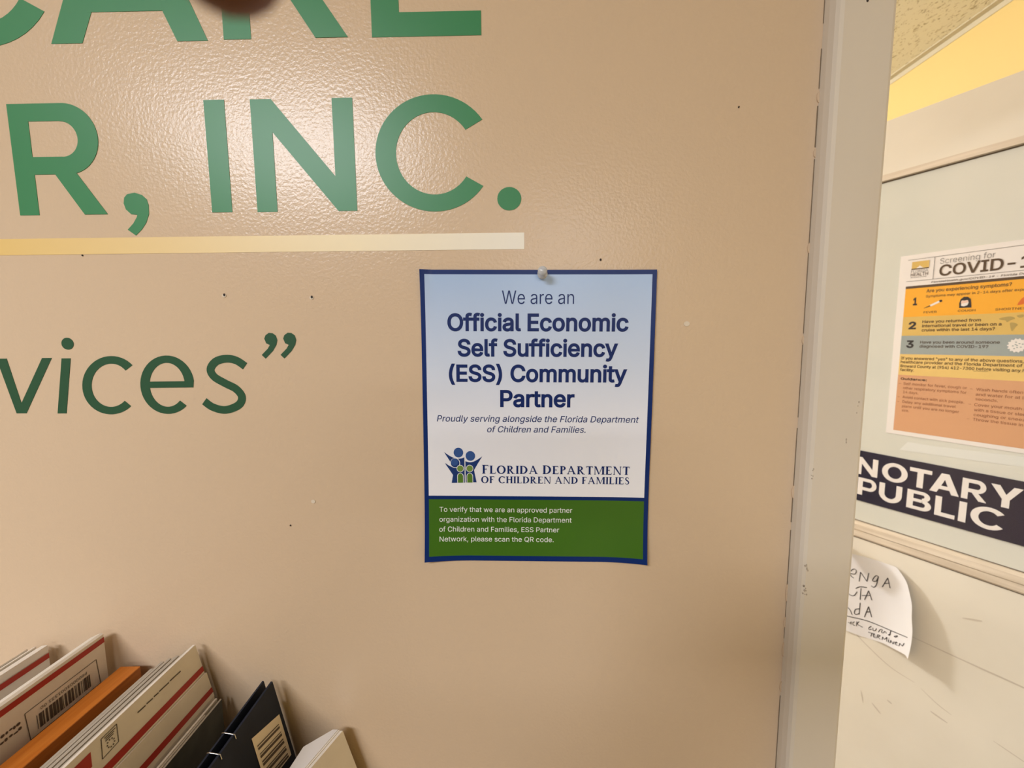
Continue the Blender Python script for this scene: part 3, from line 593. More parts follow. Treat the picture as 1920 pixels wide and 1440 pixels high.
def text(mb, s, x0, x1, zb, cap, mp, m, off=0, shear=0.0, track=0):
    """set a line of type between x0 and x1 on baseline zb with capital height cap"""
    place, x = [], 0
    for ch in s:
        place.append((glyph(ch, off), x))
        x += FONT[ch][0] + track
    xs = [p[0] + ox for (v, _t), ox in place for p in v]
    a, b = min(xs), max(xs)
    sx, sz = (x1 - x0) / (b - a), cap / 509.0
    mi = mb.mat(m)
    for (v, tris), ox in place:
        k = len(mb.v)
        mb.v += [tuple(mp(x0 + (px + ox - a) * sx + shear * pz * sz, zb + pz * sz)) for px, pz in v]
        for t in tris:
            mb.f.append([k + i for i in t])
            mb.mi.append(mi)
            mb.smooth.append(False)


"""serif capitals for the department logo, unit capital height"""
T_, H_, S_, SH = 0.21, 0.085, 0.065, 0.065


def rc(x0, x1, z0, z1):
    return [(x0, z0), (x1, z0), (x1, z1), (x0, z1)]


def stem(x, w=T_, top=1, bot=1):
    r = [rc(x, x + w, 0, 1)]
    if bot:
        r.append(rc(x - S_, x + w + S_, 0, SH))
    if top:
        r.append(rc(x - S_, x + w + S_, 1 - SH, 1))
    return r


def serif(ch):
    b = S_
    if ch in 'FE':
        g = stem(b) + [rc(b, 0.64, 1 - H_, 1), [(0.58, 1), (0.64, 1), (0.66, 0.8), (0.62, 0.8)], rc(b, 0.46, 0.48, 0.48 + H_), rc(0.43, 0.46, 0.40, 0.62)]
        if ch == 'E':
            g += [rc(b, 0.64, 0, H_), [(0.60, 0), (0.66, 0), (0.70, 0.22), (0.66, 0.22)]]
        return g, (0.70 if ch == 'E' else 0.66)
    if ch == 'L':
        return stem(b) + [rc(b, 0.62, 0, H_), [(0.58, 0), (0.64, 0), (0.68, 0.24), (0.64, 0.24)]], 0.66
    if ch == 'I':
        return stem(b), 0.31
    if ch == 'O':
        return [band(0.5, 0.5, 0.5, 0.52, 0.28, 0.42, 0, 360, 36)], 1.0
    if ch == 'C':
        return [band(0.5, 0.5, 0.5, 0.52, 0.28, 0.42, 42, 318, 30), [(0.80, 0.70), (0.86, 0.70), (0.86, 1.0), (0.83, 1.0)]], 0.88
    if ch == 'D':
        return stem(b) + [band(b + 0.22, 0.5, 0.58, 0.5, 0.36, 0.42, -90, 90, 24), rc(b, b + 0.23, 1 - H_, 1), rc(b, b + 0.23, 0, H_)], 0.88
    if ch in 'PR':
        g = stem(b) + [band(b + 0.24, 0.735, 0.34, 0.265, 0.14, 0.18, -90, 90, 20), rc(b, b + 0.25, 1 - H_, 1), rc(b, b + 0.25, 0.47, 0.47 + H_)]
        if ch == 'R':
            g += [[(b + 0.18, 0.5), (b + 0.36, 0.5), (0.80, 0.0), (0.60, 0.0)], rc(0.62, 0.88, 0, SH)]
            return g, 0.86
        return g, 0.64
    if ch == 'A':
        return [[(0.08, 0), (0.15, 0), (0.50, 1.0), (0.42, 1.02)], [(0.36, 1.0), (0.52, 1.02), (0.94, 0), (0.76, 0)], rc(0.22, 0.74, 0.30, 0.30 + H_), rc(0.0, 0.26, 0, SH), rc(0.68, 1.0, 0, SH)], 1.0
    if ch == 'T':
        return stem(0.30, T_, 0) + [rc(0.02, 0.75, 1 - H_, 1), [(0.0, 0.78), (0.04, 0.78), (0.08, 1), (0.02, 1)], [(0.73, 0.78), (0.77, 0.78), (0.75, 1), (0.69, 1)]], 0.77
    if ch == 'H':
        return stem(b) + stem(b + 0.56) + [rc(b, 0.7, 0.48, 0.48 + H_)], 0.87
    if ch == 'N':
        return stem(b + 0.02, 0.07) + stem(0.78, 0.07, 1, 0) + [[(0.04, 1), (0.24, 1), (0.85, 0), (0.74, -0.04)]], 0.92
    if ch == 'M':
        return stem(b, 0.07, 0) + stem(0.90, T_) + [[(0.05, 1), (0.24, 1), (0.60, 0.05), (0.50, 0)], [(0.50, 0), (0.57, 0.05), (0.98, 1), (0.88, 1)], rc(0.0, 0.2, 1 - SH, 1)], 1.14
    if ch == 'S':
        c = bez([(0.50, 0.80), (0.42, 0.95), (0.27, 0.97), (0.12, 0.86), (0.14, 0.68), (0.32, 0.52), (0.48, 0.36), (0.50, 0.16), (0.34, 0.02), (0.16, 0.05), (0.06, 0.22)], n=4)
        n = len(c)
        return [('R', c, [0.06 + 0.11 * math.sin(math.pi * i / (n - 1)) ** 2 for i in range(n)])], 0.58
    return [], 0.42


def serif_line(mb, s, x0, x1, zb, cap, mp, m, big=1.0):
    parts, x = [], 0
    first = True
    for ch in s:
        g, w = serif(ch)
        k = big if first else 1.0
        first = ch == ' '
        parts.append((g, x, k))
        x += w * k + (0.14 if ch != ' ' else 0)
    sc = (x1 - x0) / (x - 0.14)
    for g, ox, k in parts:
        for i, p in enumerate(g):
            def f(a, b, d=i * 8e-6):
                q = mp(x0 + a * sc, zb + b * cap)
                return (q[0], q[1] - d, q[2])
            if p[0] == 'R':
                ribbon_quads(mb, [((px * k + ox), pz * k) for px, pz in p[1]], [w * k for w in p[2]], f, m)
            else:
                mb.fill([(px * k + ox, pz * k) for px, pz in p], [], f, m)

# ================================================================== the setting
WALL_T = 0.14
OPEN_L, OPEN_R, OPEN_TOP = 0.290, 1.305, 2.045

mb = MB()
for x0, x1, z0, z1 in ((-2.3, OPEN_L, 0, 2.44), (OPEN_L, OPEN_R, OPEN_TOP, 2.44), (OPEN_R, 1.39, 0, 2.44)):
    mb.box(x0, x1, 0.0, WALL_T, z0, z1, M_wall)
wall_back = structure(mb.build('wall_back'))

mb = MB()
mb.box(1.39, 1.50, -4.4, 3.2, 0, 2.44, M_yellow)
structure(mb.build('wall_right'))
mb = MB()
mb.box(-2.4, -2.3, -4.4, 3.2, 0, 2.44, M_room)
structure(mb.build('wall_left'))
mb = MB()
mb.box(-2.3, 1.39, -4.5, -4.4, 0, 2.44, M_room)
structure(mb.build('wall_front'))
mb = MB()
mb.box(-2.3, 1.39, 3.1, 3.2, 0, 2.44, M_room)
structure(mb.build('wall_far'))
mb = MB()
mb.box(-2.4, 1.5, -4.5, 3.2, -0.06, 0.0, M_floor)
structure(mb.build('floor'))
mb = MB()
mb.box(-2.4, 1.5, -4.5, 3.2, 2.44, 2.50, M_ceil)
structure(mb.build('ceiling'))

# wall angle that carries the ceiling tiles along the yellow wall
mb = MB()
mb.prism_y([(1.39, 2.44), (1.39, 2.421), (1.387, 2.421), (1.387, 2.437), (1.367, 2.437), (1.367, 2.44)], 0.14, 3.1,
           mat('wall_angle_paint', (0.62, 0.54, 0.36), 0.6))
structure(mb.build('trim_2'))

# steel door frame: two jambs and a head with rounded faces
jl = [(0.2445, 0.002), (0.2450, -0.0060), (0.2462, -0.0115), (0.2480, -0.0142), (0.2510, -0.0152),
      (0.2905, -0.0152), (0.2926, -0.0146), (0.2936, -0.0128), (0.2936, 0.155), (0.2450, 0.155), (0.2450, 0.140), (0.2880, 0.140), (0.2880, 0.002)]
jr = [(0.2936 + 1.3030 - x, y) for x, y in jl][::-1]
mb = MB()
mb.prism_z(jl, 0.0, 2.0925, M_frame)
mb.prism_z(jr, 0.0, 2.0925, M_frame)
mb.box(0.2936, 1.3030, -0.0152, 0.0, 2.043, 2.0925, M_frame)
mb.box(0.2936, 1.3030, 0.0, 0.155, 2.030, 2.043, M_frame)
door_frame = structure(mb.build('trim_1'))
# cracked paint and filler where the frame meets the wall
mb = MB()
for z0, z1, w in ((1.742, 1.775, 0.0010), (1.690, 1.722, 0.0012), (1.642, 1.676, 0.0016), (1.560, 1.632, 0.0012), (1.48, 1.552, 0.0011),
                  (1.402, 1.470, 0.0010), (1.335, 1.392, 0.0012), (1.300, 1.328, 0.0016), (1.235, 1.292, 0.0012), (1.18, 1.23, 0.0007), (1.03, 1.118, 0.0012)):
    mb.box(0.2447 - 0.55 * w, 0.2449, -0.0004, 0.0, z0, z1, M_crack)
mb.build('paint_crack', door_frame)
mb = MB()
for z, h, w in ((1.683, 0.010, 0.0030), (1.637, 0.008, 0.0026), (1.556, 0.010, 0.0024), (1.474, 0.008, 0.0022), (1.330, 0.014, 0.0030),
                (1.228, 0.020, 0.0026), (1.197, 0.012, 0.0026), (1.168, 0.016, 0.0022), (1.128, 0.012, 0.0024)):
    pts = [(0.2448 - 0.7 * w * math.sin(math.pi * k / 6) ** 0.5, z + h * (k / 6 - 0.5)) for k in range(7)]
    mb.slab(pts + [(0.2452, z + h / 2), (0.2452, z - h / 2)], -0.0010, 0.0, M_wall)
mb.build('filler_flake', door_frame)
mb = MB()
for cx, cz, n, s in ((0.2510, 1.352, 5, 0.0014), (0.2508, 1.243, 8, 0.0020), (0.2512, 1.262, 5, 0.0016), (0.2870, 1.413, 3, 0.0014), (0.2800, 1.385, 2, 0.0016)):
    for k in range(n):
        px, pz = cx + random.uniform(-s, s), cz + random.uniform(-4 * s, 4 * s)
        r = random.uniform(0.0003, 0.0007)
        mb.slab(disc(px, pz, r, r * random.uniform(1, 2.4), 8), -0.0156, -0.0150, M_chipped)
mb.slab(disc(0.2687, 1.748 + 0.0, 0.0009, 0.0010, 10), -0.0156, -0.0150, M_hole)
mb.build('paint_chip', door_frame)

# nail holes, specks and a paint run on the lettered wall
for hx, hz, r, kind in ((-0.4185, 1.5572, 0.0008, 0), (-0.2890, 1.5201, 0.0013, 1), (-0.2074, 1.5173, 0.0013, 1), (0.0582, 1.5480, 0.0011, 0),
                        (0.1763, 1.6762, 0.0008, 0), (-0.2173, 1.3221, 0.0014, 2), (-0.2415, 1.2972, 0.0008, 0), (0.1381, 1.4903, 0.0018, 2)):
    mb = MB()
    if kind:
        mb.slab(disc(hx - 0.0003, hz - 0.0006, r * 1.5, r * 1.3, 12), -0.0005, 0.0, M_chip)
    if kind != 2:
        mb.slab(disc(hx, hz, r * 0.8, r, 10), -0.0007, 0.0, M_hole)
    mb.build('nail_hole', wall_back)

# ================================================================== vinyl lettering on the wall
def letter(parent, shapes, m):
    mb = MB()
    for i, s in enumerate(shapes):
        mb.slab(s, -0.00035 - i * 0.00004, -0.00002, m)
    return mb.build('letter', parent)


top = thing('wall_lettering', 'large green vinyl word CARE cut off by the top of the view', 'lettering', (-0.25, 0, 1.738))
Z = 1.7382
letter(top, [band(-0.4853, 1.8020, 0.0700, 0.0655, 0.0453, 0.0462, 35, 325)], M_green)
letter(top, [[(-0.4250, Z), (-0.3973, Z), (-0.3415, 1.866), (-0.3710, 1.866)], [(-0.3129, Z), (-0.2859, Z), (-0.3397, 1.866), (-0.3695, 1.866)],
             [(-0.3900, 1.7630), (-0.3220, 1.7630), (-0.3290, 1.7830), (-0.3820, 1.7830)]], M_green)
k = 1.335
RX, RZ = -0.2718, 1.7388


def big_r(x, z, k):
    return [[(x, z), (x + 0.0180 * k, z), (x + 0.0180 * k, z + 0.0958 * k), (x, z + 0.0958 * k)],
            [(x + 0.0170 * k, z + 0.0809 * k), (x + 0.0462 * k, z + 0.0809 * k), (x + 0.0497 * k, z + 0.0958 * k), (x + 0.0170 * k, z + 0.0958 * k)],
            [(x + 0.0170 * k, z + 0.0353 * k), (x + 0.0497 * k, z + 0.0353 * k), (x + 0.0462 * k, z + 0.0505 * k), (x + 0.0170 * k, z + 0.0505 * k)],
            band(x + 0.0497 * k, z + 0.06555 * k, 0.0301 * k, 0.03025 * k, 0.0152 * k, 0.0152 * k, -90, 90, 30, icx=x + 0.0462 * k),
            [(x + 0.0367 * k, z + 0.0360 * k), (x + 0.0603 * k, z), (x + 0.0816 * k, z), (x + 0.0560 * k, z + 0.0375 * k)]]


letter(top, big_r(RX, RZ, k), M_green)
E_X = -0.1419
letter(top, [[(E_X, Z), (E_X + 0.0949, Z), (E_X + 0.0949, 1.7577), (E_X + 0.0241, 1.7577), (E_X + 0.0241, 1.793), (E_X + 0.085, 1.793), (E_X + 0.085, 1.8125),
              (E_X + 0.0241, 1.8125), (E_X + 0.0241, 1.8465), (E_X + 0.094, 1.8465), (E_X + 0.094, 1.866), (E_X, 1.866)]], M_green)

mid = thing('wall_lettering', 'large green vinyl lettering R, INC. above the yellow stripe', 'lettering', (-0.24, 0, 1.593))
letter(mid, big_r(-0.4722, 1.5935, 1.0), M_green)
comma = [(-0.3750, 1.6028), (-0.3740, 1.6078), (-0.3710, 1.6108), (-0.3640, 1.6120), (-0.3575, 1.6100), (-0.3535, 1.6062), (-0.3522, 1.6010),
         (-0.3527, 1.5930), (-0.3560, 1.5855), (-0.3607, 1.5795), (-0.3667, 1.5744), (-0.3737, 1.5796), (-0.3680, 1.5850), (-0.3642, 1.5905),
         (-0.3634, 1.5926), (-0.3690, 1.5932), (-0.3735, 1.5975)]
letter(mid, [comma], M_green)
letter(mid, [[(-0.2942, 1.5938), (-0.2757, 1.5938), (-0.2757, 1.6897), (-0.2942, 1.6897)]], M_green)
letter(mid, [[(-0.2526, 1.5936), (-0.2343, 1.5936), (-0.2343, 1.6618), (-0.1786, 1.5936), (-0.1616, 1.5936), (-0.1616, 1.6895), (-0.1799, 1.6895),
              (-0.1799, 1.6237), (-0.2340, 1.6895), (-0.2526, 1.6895)]], M_green)
letter(mid, [band(-0.0905, 1.64155, 0.0525, 0.0495, 0.0342, 0.0348, 34.5, 325.5, 56)], M_green)
letter(mid, [disc(-0.0241, 1.6022, 0.0108, 0.0101)], M_green)

low = thing('wall_lettering', 'dark green italic vinyl lettering vices with closing quote marks, below the stripe', 'lettering', (-0.38, 0, 1.409))
letter(low, [[(-0.5128, 1.4627), (-0.5030, 1.4627), (-0.4943, 1.4198), (-0.4686, 1.4630), (-0.4593, 1.4630), (-0.4907, 1.4100), (-0.5003, 1.4100)]], M_dkgreen)
letter(low, [[(-0.4602, 1.4097), (-0.4515, 1.4097), (-0.4411, 1.4625), (-0.4498, 1.4625)], disc(-0.4424, 1.4763, 0.0058, 0.0056)], M_dkgreen)
letter(low, [band(-0.4050, 1.43645, 0.0279, 0.0279, 0.0190, 0.0207, 43, 314, 40, shear=0.11)], M_dkgreen)
letter(low, [band(-0.3508, 1.43655, 0.0259, 0.0279, 0.0170, 0.0210, 7, 314, 40, shear=0.06),
             [(-0.3690, 1.4338), (-0.3259, 1.4340), (-0.3250, 1.4400), (-0.3690, 1.4398)]], M_dkgreen)
sc = bez([(-0.2748, 1.4538), (-0.2826, 1.4592), (-0.2918, 1.4610), (-0.3020, 1.4585), (-0.3079, 1.4513), (-0.3050, 1.4440), (-0.2950, 1.4377),
          (-0.2850, 1.4322), (-0.2800, 1.4246), (-0.2838, 1.4168), (-0.2966, 1.4122), (-0.3085, 1.4148), (-0.3165, 1.4206)], n=6)
letter(low, [ribbon(sc, 0.0074)], M_dkgreen)
for dx in (0.0, 0.01785):
    q = [(-0.2546, 1.4795), (-0.2532, 1.4826), (-0.2500, 1.4848), (-0.2465, 1.4845), (-0.2435, 1.4822), (-0.2424, 1.4780), (-0.2436, 1.4735),
         (-0.2472, 1.4680), (-0.2546, 1.4608), (-0.2581, 1.4642), (-0.2520, 1.4700), (-0.2497, 1.4735), (-0.2530, 1.4750)]
    letter(low, [[(x + dx, z) for x, z in q]], M_dkgreen)

stripe = thing('wall_stripe', 'thin vinyl stripe fading from yellow to white under the letters R, INC.', 'stripe', (-0.01, 0, 1.558))
mb = MB()
mb.box(-0.62, -0.0109, -0.0003, -0.00002, 1.5582, 1.5727, M_stripe)
mb.build('stripe_band', stripe)

# ================================================================== the pinned notice
NX, NZ, NT = -0.0002, 1.4003, 0.0112
notice = thing('notice', 'blue bordered paper notice pinned to the beige wall, green panel at its foot', 'notice', (NX, 0, NZ), tilt=NT)
PW, PH = 0.2150, 0.2787


def loc(x, z):
    """wall coordinates to coordinates on the (slightly turned) sheet"""
    x, z = x - NX, z - NZ
    c, s = math.cos(NT), math.sin(NT)
    return x * c - z * s, x * s + z * c


def curl(x, z):
    a, b = x / (PW / 2), z / (PH / 2)
    d = 0.0006
    d += 0.0050 * max(0.0, abs(a) - 0.55) ** 2 / 0.2025 * max(0.0, -b) ** 4
    d += 0.0022 * max(0.0, a - 0.6) ** 2 / 0.16 * (0.6 + 0.4 * math.sin(5 * z / PH + 1.0))
    d += 0.0030 * max(0.0, -a - 0.9) / 0.1 * max(0.0, b - 0.55) ** 2 / 0.2
    d += 0.0012 * max(0.0, -b - 0.2) ** 2
    d += 0.0009 * max(0.0, b - 0.3) * abs(a)
    return -d


def on_sheet(lift):
    return lambda x, z: (x, curl(x, z) - lift, z)


def on_wall(lift):
    def f(x, z):
        x, z = loc(x, z)
        return (x, curl(x, z) - lift, z)
    return f


def patch(mb, x0, x1, z0, z1, nx, nz, lift, m):
    mb.grid(nx, nz, lambda u, v: (x0 + (x1 - x0) * u, curl(x0 + (x1 - x0) * u, z0 + (z1 - z0) * v) - lift, z0 + (z1 - z0) * v), m)


mb = MB()
patch(mb, -PW / 2, PW / 2, -PH / 2, PH / 2, 64, 64, 0.0, M_blue)
sheet = mb.build('sheet', notice)
sheet['label'] = 'paper sheet with dark blue border'
mb = MB()
patch(mb, -PW / 2 + 0.0042, PW / 2 - 0.0040, -0.0740, PH / 2 - 0.0042, 56, 48, 0.00012, M_ground)
mb.build('printed_ground', notice)
mb = MB()
patch(mb, -PW / 2 + 0.0042, PW / 2 - 0.0040, -PH / 2 + 0.0052, -0.0775, 56, 16, 0.00012, M_sheetgreen)
mb.build('green_panel', notice)


def notice_text(mb, s, x0, x1, zl, zr, cap, m, **kw):
    """type set on the sheet from measured ends and baseline heights"""
    a, b = loc(x0, zl), loc(x1, zr)
    text(mb, s, a[0], b[0], (a[1] + b[1]) / 2, cap, on_sheet(0.00028), m, **kw)


mb = MB()
notice_text(mb, 'We are an', -0.0317, 0.0343, 1.5092, 1.5086, 0.0122, M_blueink, off=-3)
notice_text(mb, 'Official Economic', -0.0824, 0.0845, 1.4854, 1.4839, 0.0150, M_blueink, off=22, track=-4)
notice_text(mb, 'Self Sufficiency', -0.0735, 0.0752, 1.4619, 1.4605, 0.0150, M_blueink, off=22, track=-4)
notice_text(mb, '(ESS) Community', -0.0822, 0.0840, 1.4383, 1.4366, 0.0150, M_blueink, off=22, track=-4)
notice_text(mb, 'Partner', -0.0344, 0.0354, 1.4141, 1.4134, 0.0150, M_blueink, off=22, track=-4)
mb.build('heading_text', notice)
mb = MB()
notice_text(mb, 'Proudly serving alongside the Florida Department', -0.0946, 0.0949, 1.4001, 1.3979, 0.0059, M_blueink, shear=0.21, off=3)
notice_text(mb, 'of Children and Families.', -0.0474, 0.0460, 1.3898, 1.3881, 0.0059, M_blueink, shear=0.21, off=3)
mb.build('tagline_text', notice)
mb = MB()
for s, x0, x1, zl, zr in (('To verify that we are an approved partner', -0.0943, 0.0340, 1.3114, 1.3099),
                          ('organization with the Florida Department', -0.0946, 0.0335, 1.3013, 1.3003),
                          ('of Children and Families, ESS Partner', -0.0949, 0.0215, 1.2912, 1.2907),
                          ('Network, please scan the QR code.', -0.0948, 0.0162, 1.2813, 1.2809)):
    notice_text(mb, s, x0, x1, zl, zr, 0.0049, M_whiteink, off=2)
mb.build('panel_text', notice)
mb = MB()
for s, x0, x1, zl, zr, cap in (('FLORIDA DEPARTMENT', -0.0524, 0.0882, 1.3497, 1.3468, 0.0080), ('OF CHILDREN AND FAMILIES', -0.0535, 0.0880, 1.3405, 1.3374, 0.0068)):
    a, b = loc(x0, zl), loc(x1, zr)
    serif_line(mb, s, a[0], b[0], (a[1] + b[1]) / 2, cap, on_sheet(0.00028), M_blueink, 1.08 if cap > 0.007 else 1.0)
mb.build('department_name', notice)

# emblem: a family of round-headed figures with raised arms
mb = MB()


def em(a, b):
    return (-0.0885 + (a - 190) / 16 * 0.000505, 1.3402 + (1210 - b) / 16 * 0.000525)


def emshape(pts, m, lift, smooth_n=0):
    p = [em(*q) for q in pts]
    mb.fill(p, [], on_wall(lift), m)


def emdisc(a, b, r, m, lift):
    emshape(disc(a, b, r, r, 26), m, lift)


left_fig = bez([(190, 290), (340, 395), (470, 460), (600, 492), (720, 480), (800, 450)], n=5) + [(800, 1210), (400, 1215), (445, 980)] \
    + bez([(445, 980), (380, 880), (300, 760), (215, 625), (320, 690), (440, 745), (530, 760)], n=4)[1:] + [(470, 720), (420, 660), (340, 530)]
emshape(left_fig, M_logoblue, 0.00026)
right_fig = bez([(830, 565), (930, 597), (1040, 592), (1180, 530), (1345, 425)], n=5) + [(1230, 600), (1090, 830), (1110, 960), (1160, 1200), (830, 1205)]
emshape(right_fig, M_logoblue, 0.00026)
emshape([(803, 450), (828, 540), (828, 1205), (803, 1205)], M_whiteink, 0.00027)
emdisc(625, 308, 145, M_logoblue2, 0.00028)
emdisc(985, 410, 145, M_logoblue2, 0.00028)
emdisc(520, 620, 150, M_whiteink, 0.00028)
emdisc(518, 618, 133, M_logoblue, 0.00030)
emdisc(500, 590, 108, M_logoblue2, 0.00032)
for cx in (670, 957):
    emdisc(cx, 785, 110, M_whiteink, 0.00033)
    emdisc(cx, 785, 94, M_logogreen2, 0.00035)
    arch = [(cx - 98, 1207), (cx - 98, 1015)] + [(cx - 98 * math.cos(t * math.pi / 14), 1015 - 98 * math.sin(t * math.pi / 14)) for t in range(1, 14)] + [(cx + 98, 1015), (cx + 98, 1207)]
    emshape(arch, M_whiteink, 0.00033)
    emshape([(cx + (a - cx) * 0.82, 1207 + (b - 1207) * 0.95) for a, b in arch], M_logogreen, 0.00035)
mb.build('emblem', notice)

# clear push pin
pin = thing('push_pin', 'clear plastic push pin at the top of the blue bordered notice', 'push pin', (0.0055, -0.0009, 1.5353))
mb = MB()
mb.lathe([(0.0, 0.0008), (0.0034, 0.0008), (0.0046, 0.0014), (0.0046, 0.0026), (0.0028, 0.0042), (0.0023, 0.0075), (0.0027, 0.0100),
          (0.0040, 0.0118), (0.0042, 0.0130), (0.0034, 0.0140), (0.0, 0.0143)], (0.0055, -0.0009, 1.5353), (-0.05, -1, 0.10), (0, 0, 1), M_clear, 24)
mb.build('pin_head', pin)
mb = MB()
mb.tube([(0.0055, -0.0060, 1.5358), (0.0055, 0.006, 1.5349)], 0.0005, M_steel, 8)
mb.build('pin_needle', pin)

# ================================================================== the open door beyond
door = bpy.data.objects.new('door_1', None)
COL.objects.link(door)
door.matrix_world = Matrix.Translation((DOOR_X, 0, 0)) @ Matrix.Rotation(DOOR_ANG, 4, 'Z')
door['kind'] = 'structure'
door['_o'] = (0.0, 0.0, 0.0)
DT, DW = 0.044, 0.905
GT, GB, GL, GR = 1.8595, 0.9880, -0.845, -0.065      # glazed opening
mb = MB()
mb.box(-DW, 0, 0, DT, 0.008, GB, M_door)
mb.box(-DW, 0, 0, DT, GT, 1.9960, M_door)
mb.box(-DW, GL, 0, DT, GB, GT, M_door)
mb.box(GR, 0, 0, DT, GB, GT, M_door)
mb.build('door_panel', door)
mb = MB()
mb.box(GL, GR, 0.008, 0.014, GB, GT, M_pane)
mb.build('glass_pane', door)
mb = MB()
for z0, z1 in ((GT - 0.004, GT + 0.010),):                      # top stop with its shadow line
    mb.prism_y([(GL - 0.01, z0), (GR + 0.01, z0), (GR + 0.01, z1), (GL - 0.01, z1)], -0.004, 0.008, M_bead)
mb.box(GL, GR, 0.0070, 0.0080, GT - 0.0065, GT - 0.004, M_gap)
# stepped stop below the pane
P = [(0.008, GB + 0.002), (-0.0005, GB + 0.0015), (-0.006, GB - 0.004), (-0.007, GB - 0.018), (-0.0045, GB - 0.021), (-0.0050, GB - 0.036), (-0.002, GB - 0.040), (0.002, GB - 0.040)]
for i in range(len(P)):
    (y0, z0), (y1, z1) = P[i], P[(i + 1) % len(P)]
    mb.face([(GL - 0.01, y0, z0), (GR + 0.01, y0, z0), (GR + 0.01, y1, z1), (GL - 0.01, y1, z1)], M_bead)
mb.box(GL - 0.01, GR + 0.01, -0.0012, 0.0005, GB - 0.0425, GB - 0.040, M_gap)
mb.box(GL, GR, 0.0060, 0.0080, GB + 0.0015, GB + 0.0035, M_gap)
mb.build('glazing_bead', door)
mb = MB()
for pts, w in ((((-0.655, 0.746), (-0.56, 0.748), (-0.47, 0.751), (-0.35, 0.752)), 0.0035), (((-0.782, 0.690), (-0.74, 0.664), (-0.690, 0.640), (-0.642, 0.634)), 0.0022),
               (((-0.630, 0.628), (-0.60, 0.612), (-0.575, 0.605)), 0.0020), (((-0.51, 0.600), (-0.46, 0.592)), 0.002), (((-0.575, 0.845), (-0.545, 0.856)), 0.004),
               (((-0.690, 0.548), (-0.680, 0.545)), 0.004), (((-0.61, 0.585), (-0.60, 0.583), (-0.58, 0.580)), 0.004), (((-0.745, 0.530), (-0.738, 0.500)), 0.002),
               (((-0.72, 0.515), (-0.70, 0.500)), 0.004)):
    p = bez([(x, z) for x, z in pts], n=5)
    n = len(p)
    ribbon_quads(mb, p, [w * (0.25 + 0.75 * math.sin(math.pi * (i + 0.3) / n)) for i in range(n)], lambda x, z: (x, -0.0005, z), M_doorscuff)
mb.build('scuff_mark', door)
mb = MB()
for s in (-1,):
    mb.lathe([(0.0, 0.0), (0.033, 0.0), (0.033, 0.006), (0.012, 0.012), (0.011, 0.030), (0.026, 0.040), (0.030, 0.052), (0.024, 0.064), (0.0, 0.068)], (-0.845, 0.0, 0.93), (0, -1, 0), (0, 0, 1), M_steel, 24)
mb.build('door_knob', door)
for hz in (0.25, 1.02, 1.78):
    mb = MB()
    mb.lathe([(0.0, -0.05), (0.007, -0.05), (0.007, 0.05), (0.0, 0.05)], (0.006, -0.006, hz), (0, 0, 1), (1, 0, 0), M_steel, 14)
    mb.build('hinge', door)

# ------------------------------------------------------------------ poster on the pane
GY = 0.008                                                       # front face of the glass
poster = thing('poster', 'COVID-19 screening poster with orange and salmon bands on the door glass', 'poster', (-0.603, GY, 1.2373), door=True)
PX0, PX1, PZ0, PZ1 = -0.7420, -0.4630, 1.2373, 1.6690
mb = MB()
mb.box(PX0, PX1, GY - 0.0014, GY - 0.0002, PZ0, PZ1, M_gloss)
mb.build('sheet', poster)
L1, L2 = GY - 0.0017, GY - 0.0020
BX0, BX1 = -0.7278, -0.4770


def pmap(lift):
    return lambda x, z: (x, lift, z)


def flat(mb, x0, x1, z0, z1, m, y):
    mb.face([(x0, y, z0), (x1, y, z0), (x1, y, z1), (x0, y, z1)], m)


for nm, z0, z1, m in (('orange_band', 1.5238, 1.5920, M_orange), ('khaki_band', 1.4790, 1.5238, M_khaki), ('blue_band', 1.4350, 1.4790, M_bluegrey),
                      ('yellow_band', 1.3845, 1.4350, M_cream), ('salmon_band', 1.2470, 1.3845, M_salmon)):
    mb = MB()
    flat(mb, BX0, BX1, z0, z1, m, L1)
    mb.build(nm, poster)
mb = MB()
flat(mb, BX0, BX1, 1.5905, 1.5962, M_brownink, L2)
flat(mb, BX0, BX1, 1.6072, 1.6080, M_ink, L2)
flat(mb, BX0, BX1, 1.6572, 1.6580, M_ink, L2)
flat(mb, -0.6812, -0.6804, 1.6076, 1.6576, M_ink, L2)
mb.build('header_rules', poster)
mb = MB()
flat(mb, -0.7200, -0.6896, 1.6365, 1.6522, M_khaki, L2)
mb.fill([(-0.7120, 1.6365), (-0.7075, 1.6400), (-0.7055, 1.6425), (-0.7035, 1.6400), (-0.6990, 1.6365)], [], pmap(L2 - 0.0002), M_gloss)
flat(mb, -0.7205, -0.6896, 1.6340, 1.6363, M_brownink, L2)
text(mb, 'FLORIDA', -0.7205, -0.6905, 1.6270, 0.0058, pmap(L2), M_ink, off=-6)
text(mb, 'HEALTH', -0.7208, -0.6900, 1.6188, 0.0072, pmap(L2), M_brownink, off=6)
text(mb, 'Broward County', -0.7200, -0.6925, 1.6150, 0.0026, pmap(L2), M_ink)
mb.build('health_logo', poster)
mb = MB()
text(mb, 'Screening for', -0.6712, -0.5870, 1.6400, 0.0125, pmap(L2), M_ink, off=-10)
text(mb, 'COVID-19', -0.6712, -0.5170, 1.6135, 0.0232, pmap(L2), M_brownink, off=16)
text(mb, 'FloridaHealth.gov/COVID-19 - Florida Department of Health', -0.6830, -0.4810, 1.5992, 0.0040, pmap(L2), M_brownink, off=8, shear=0.18)
mb.build('heading_text', poster)
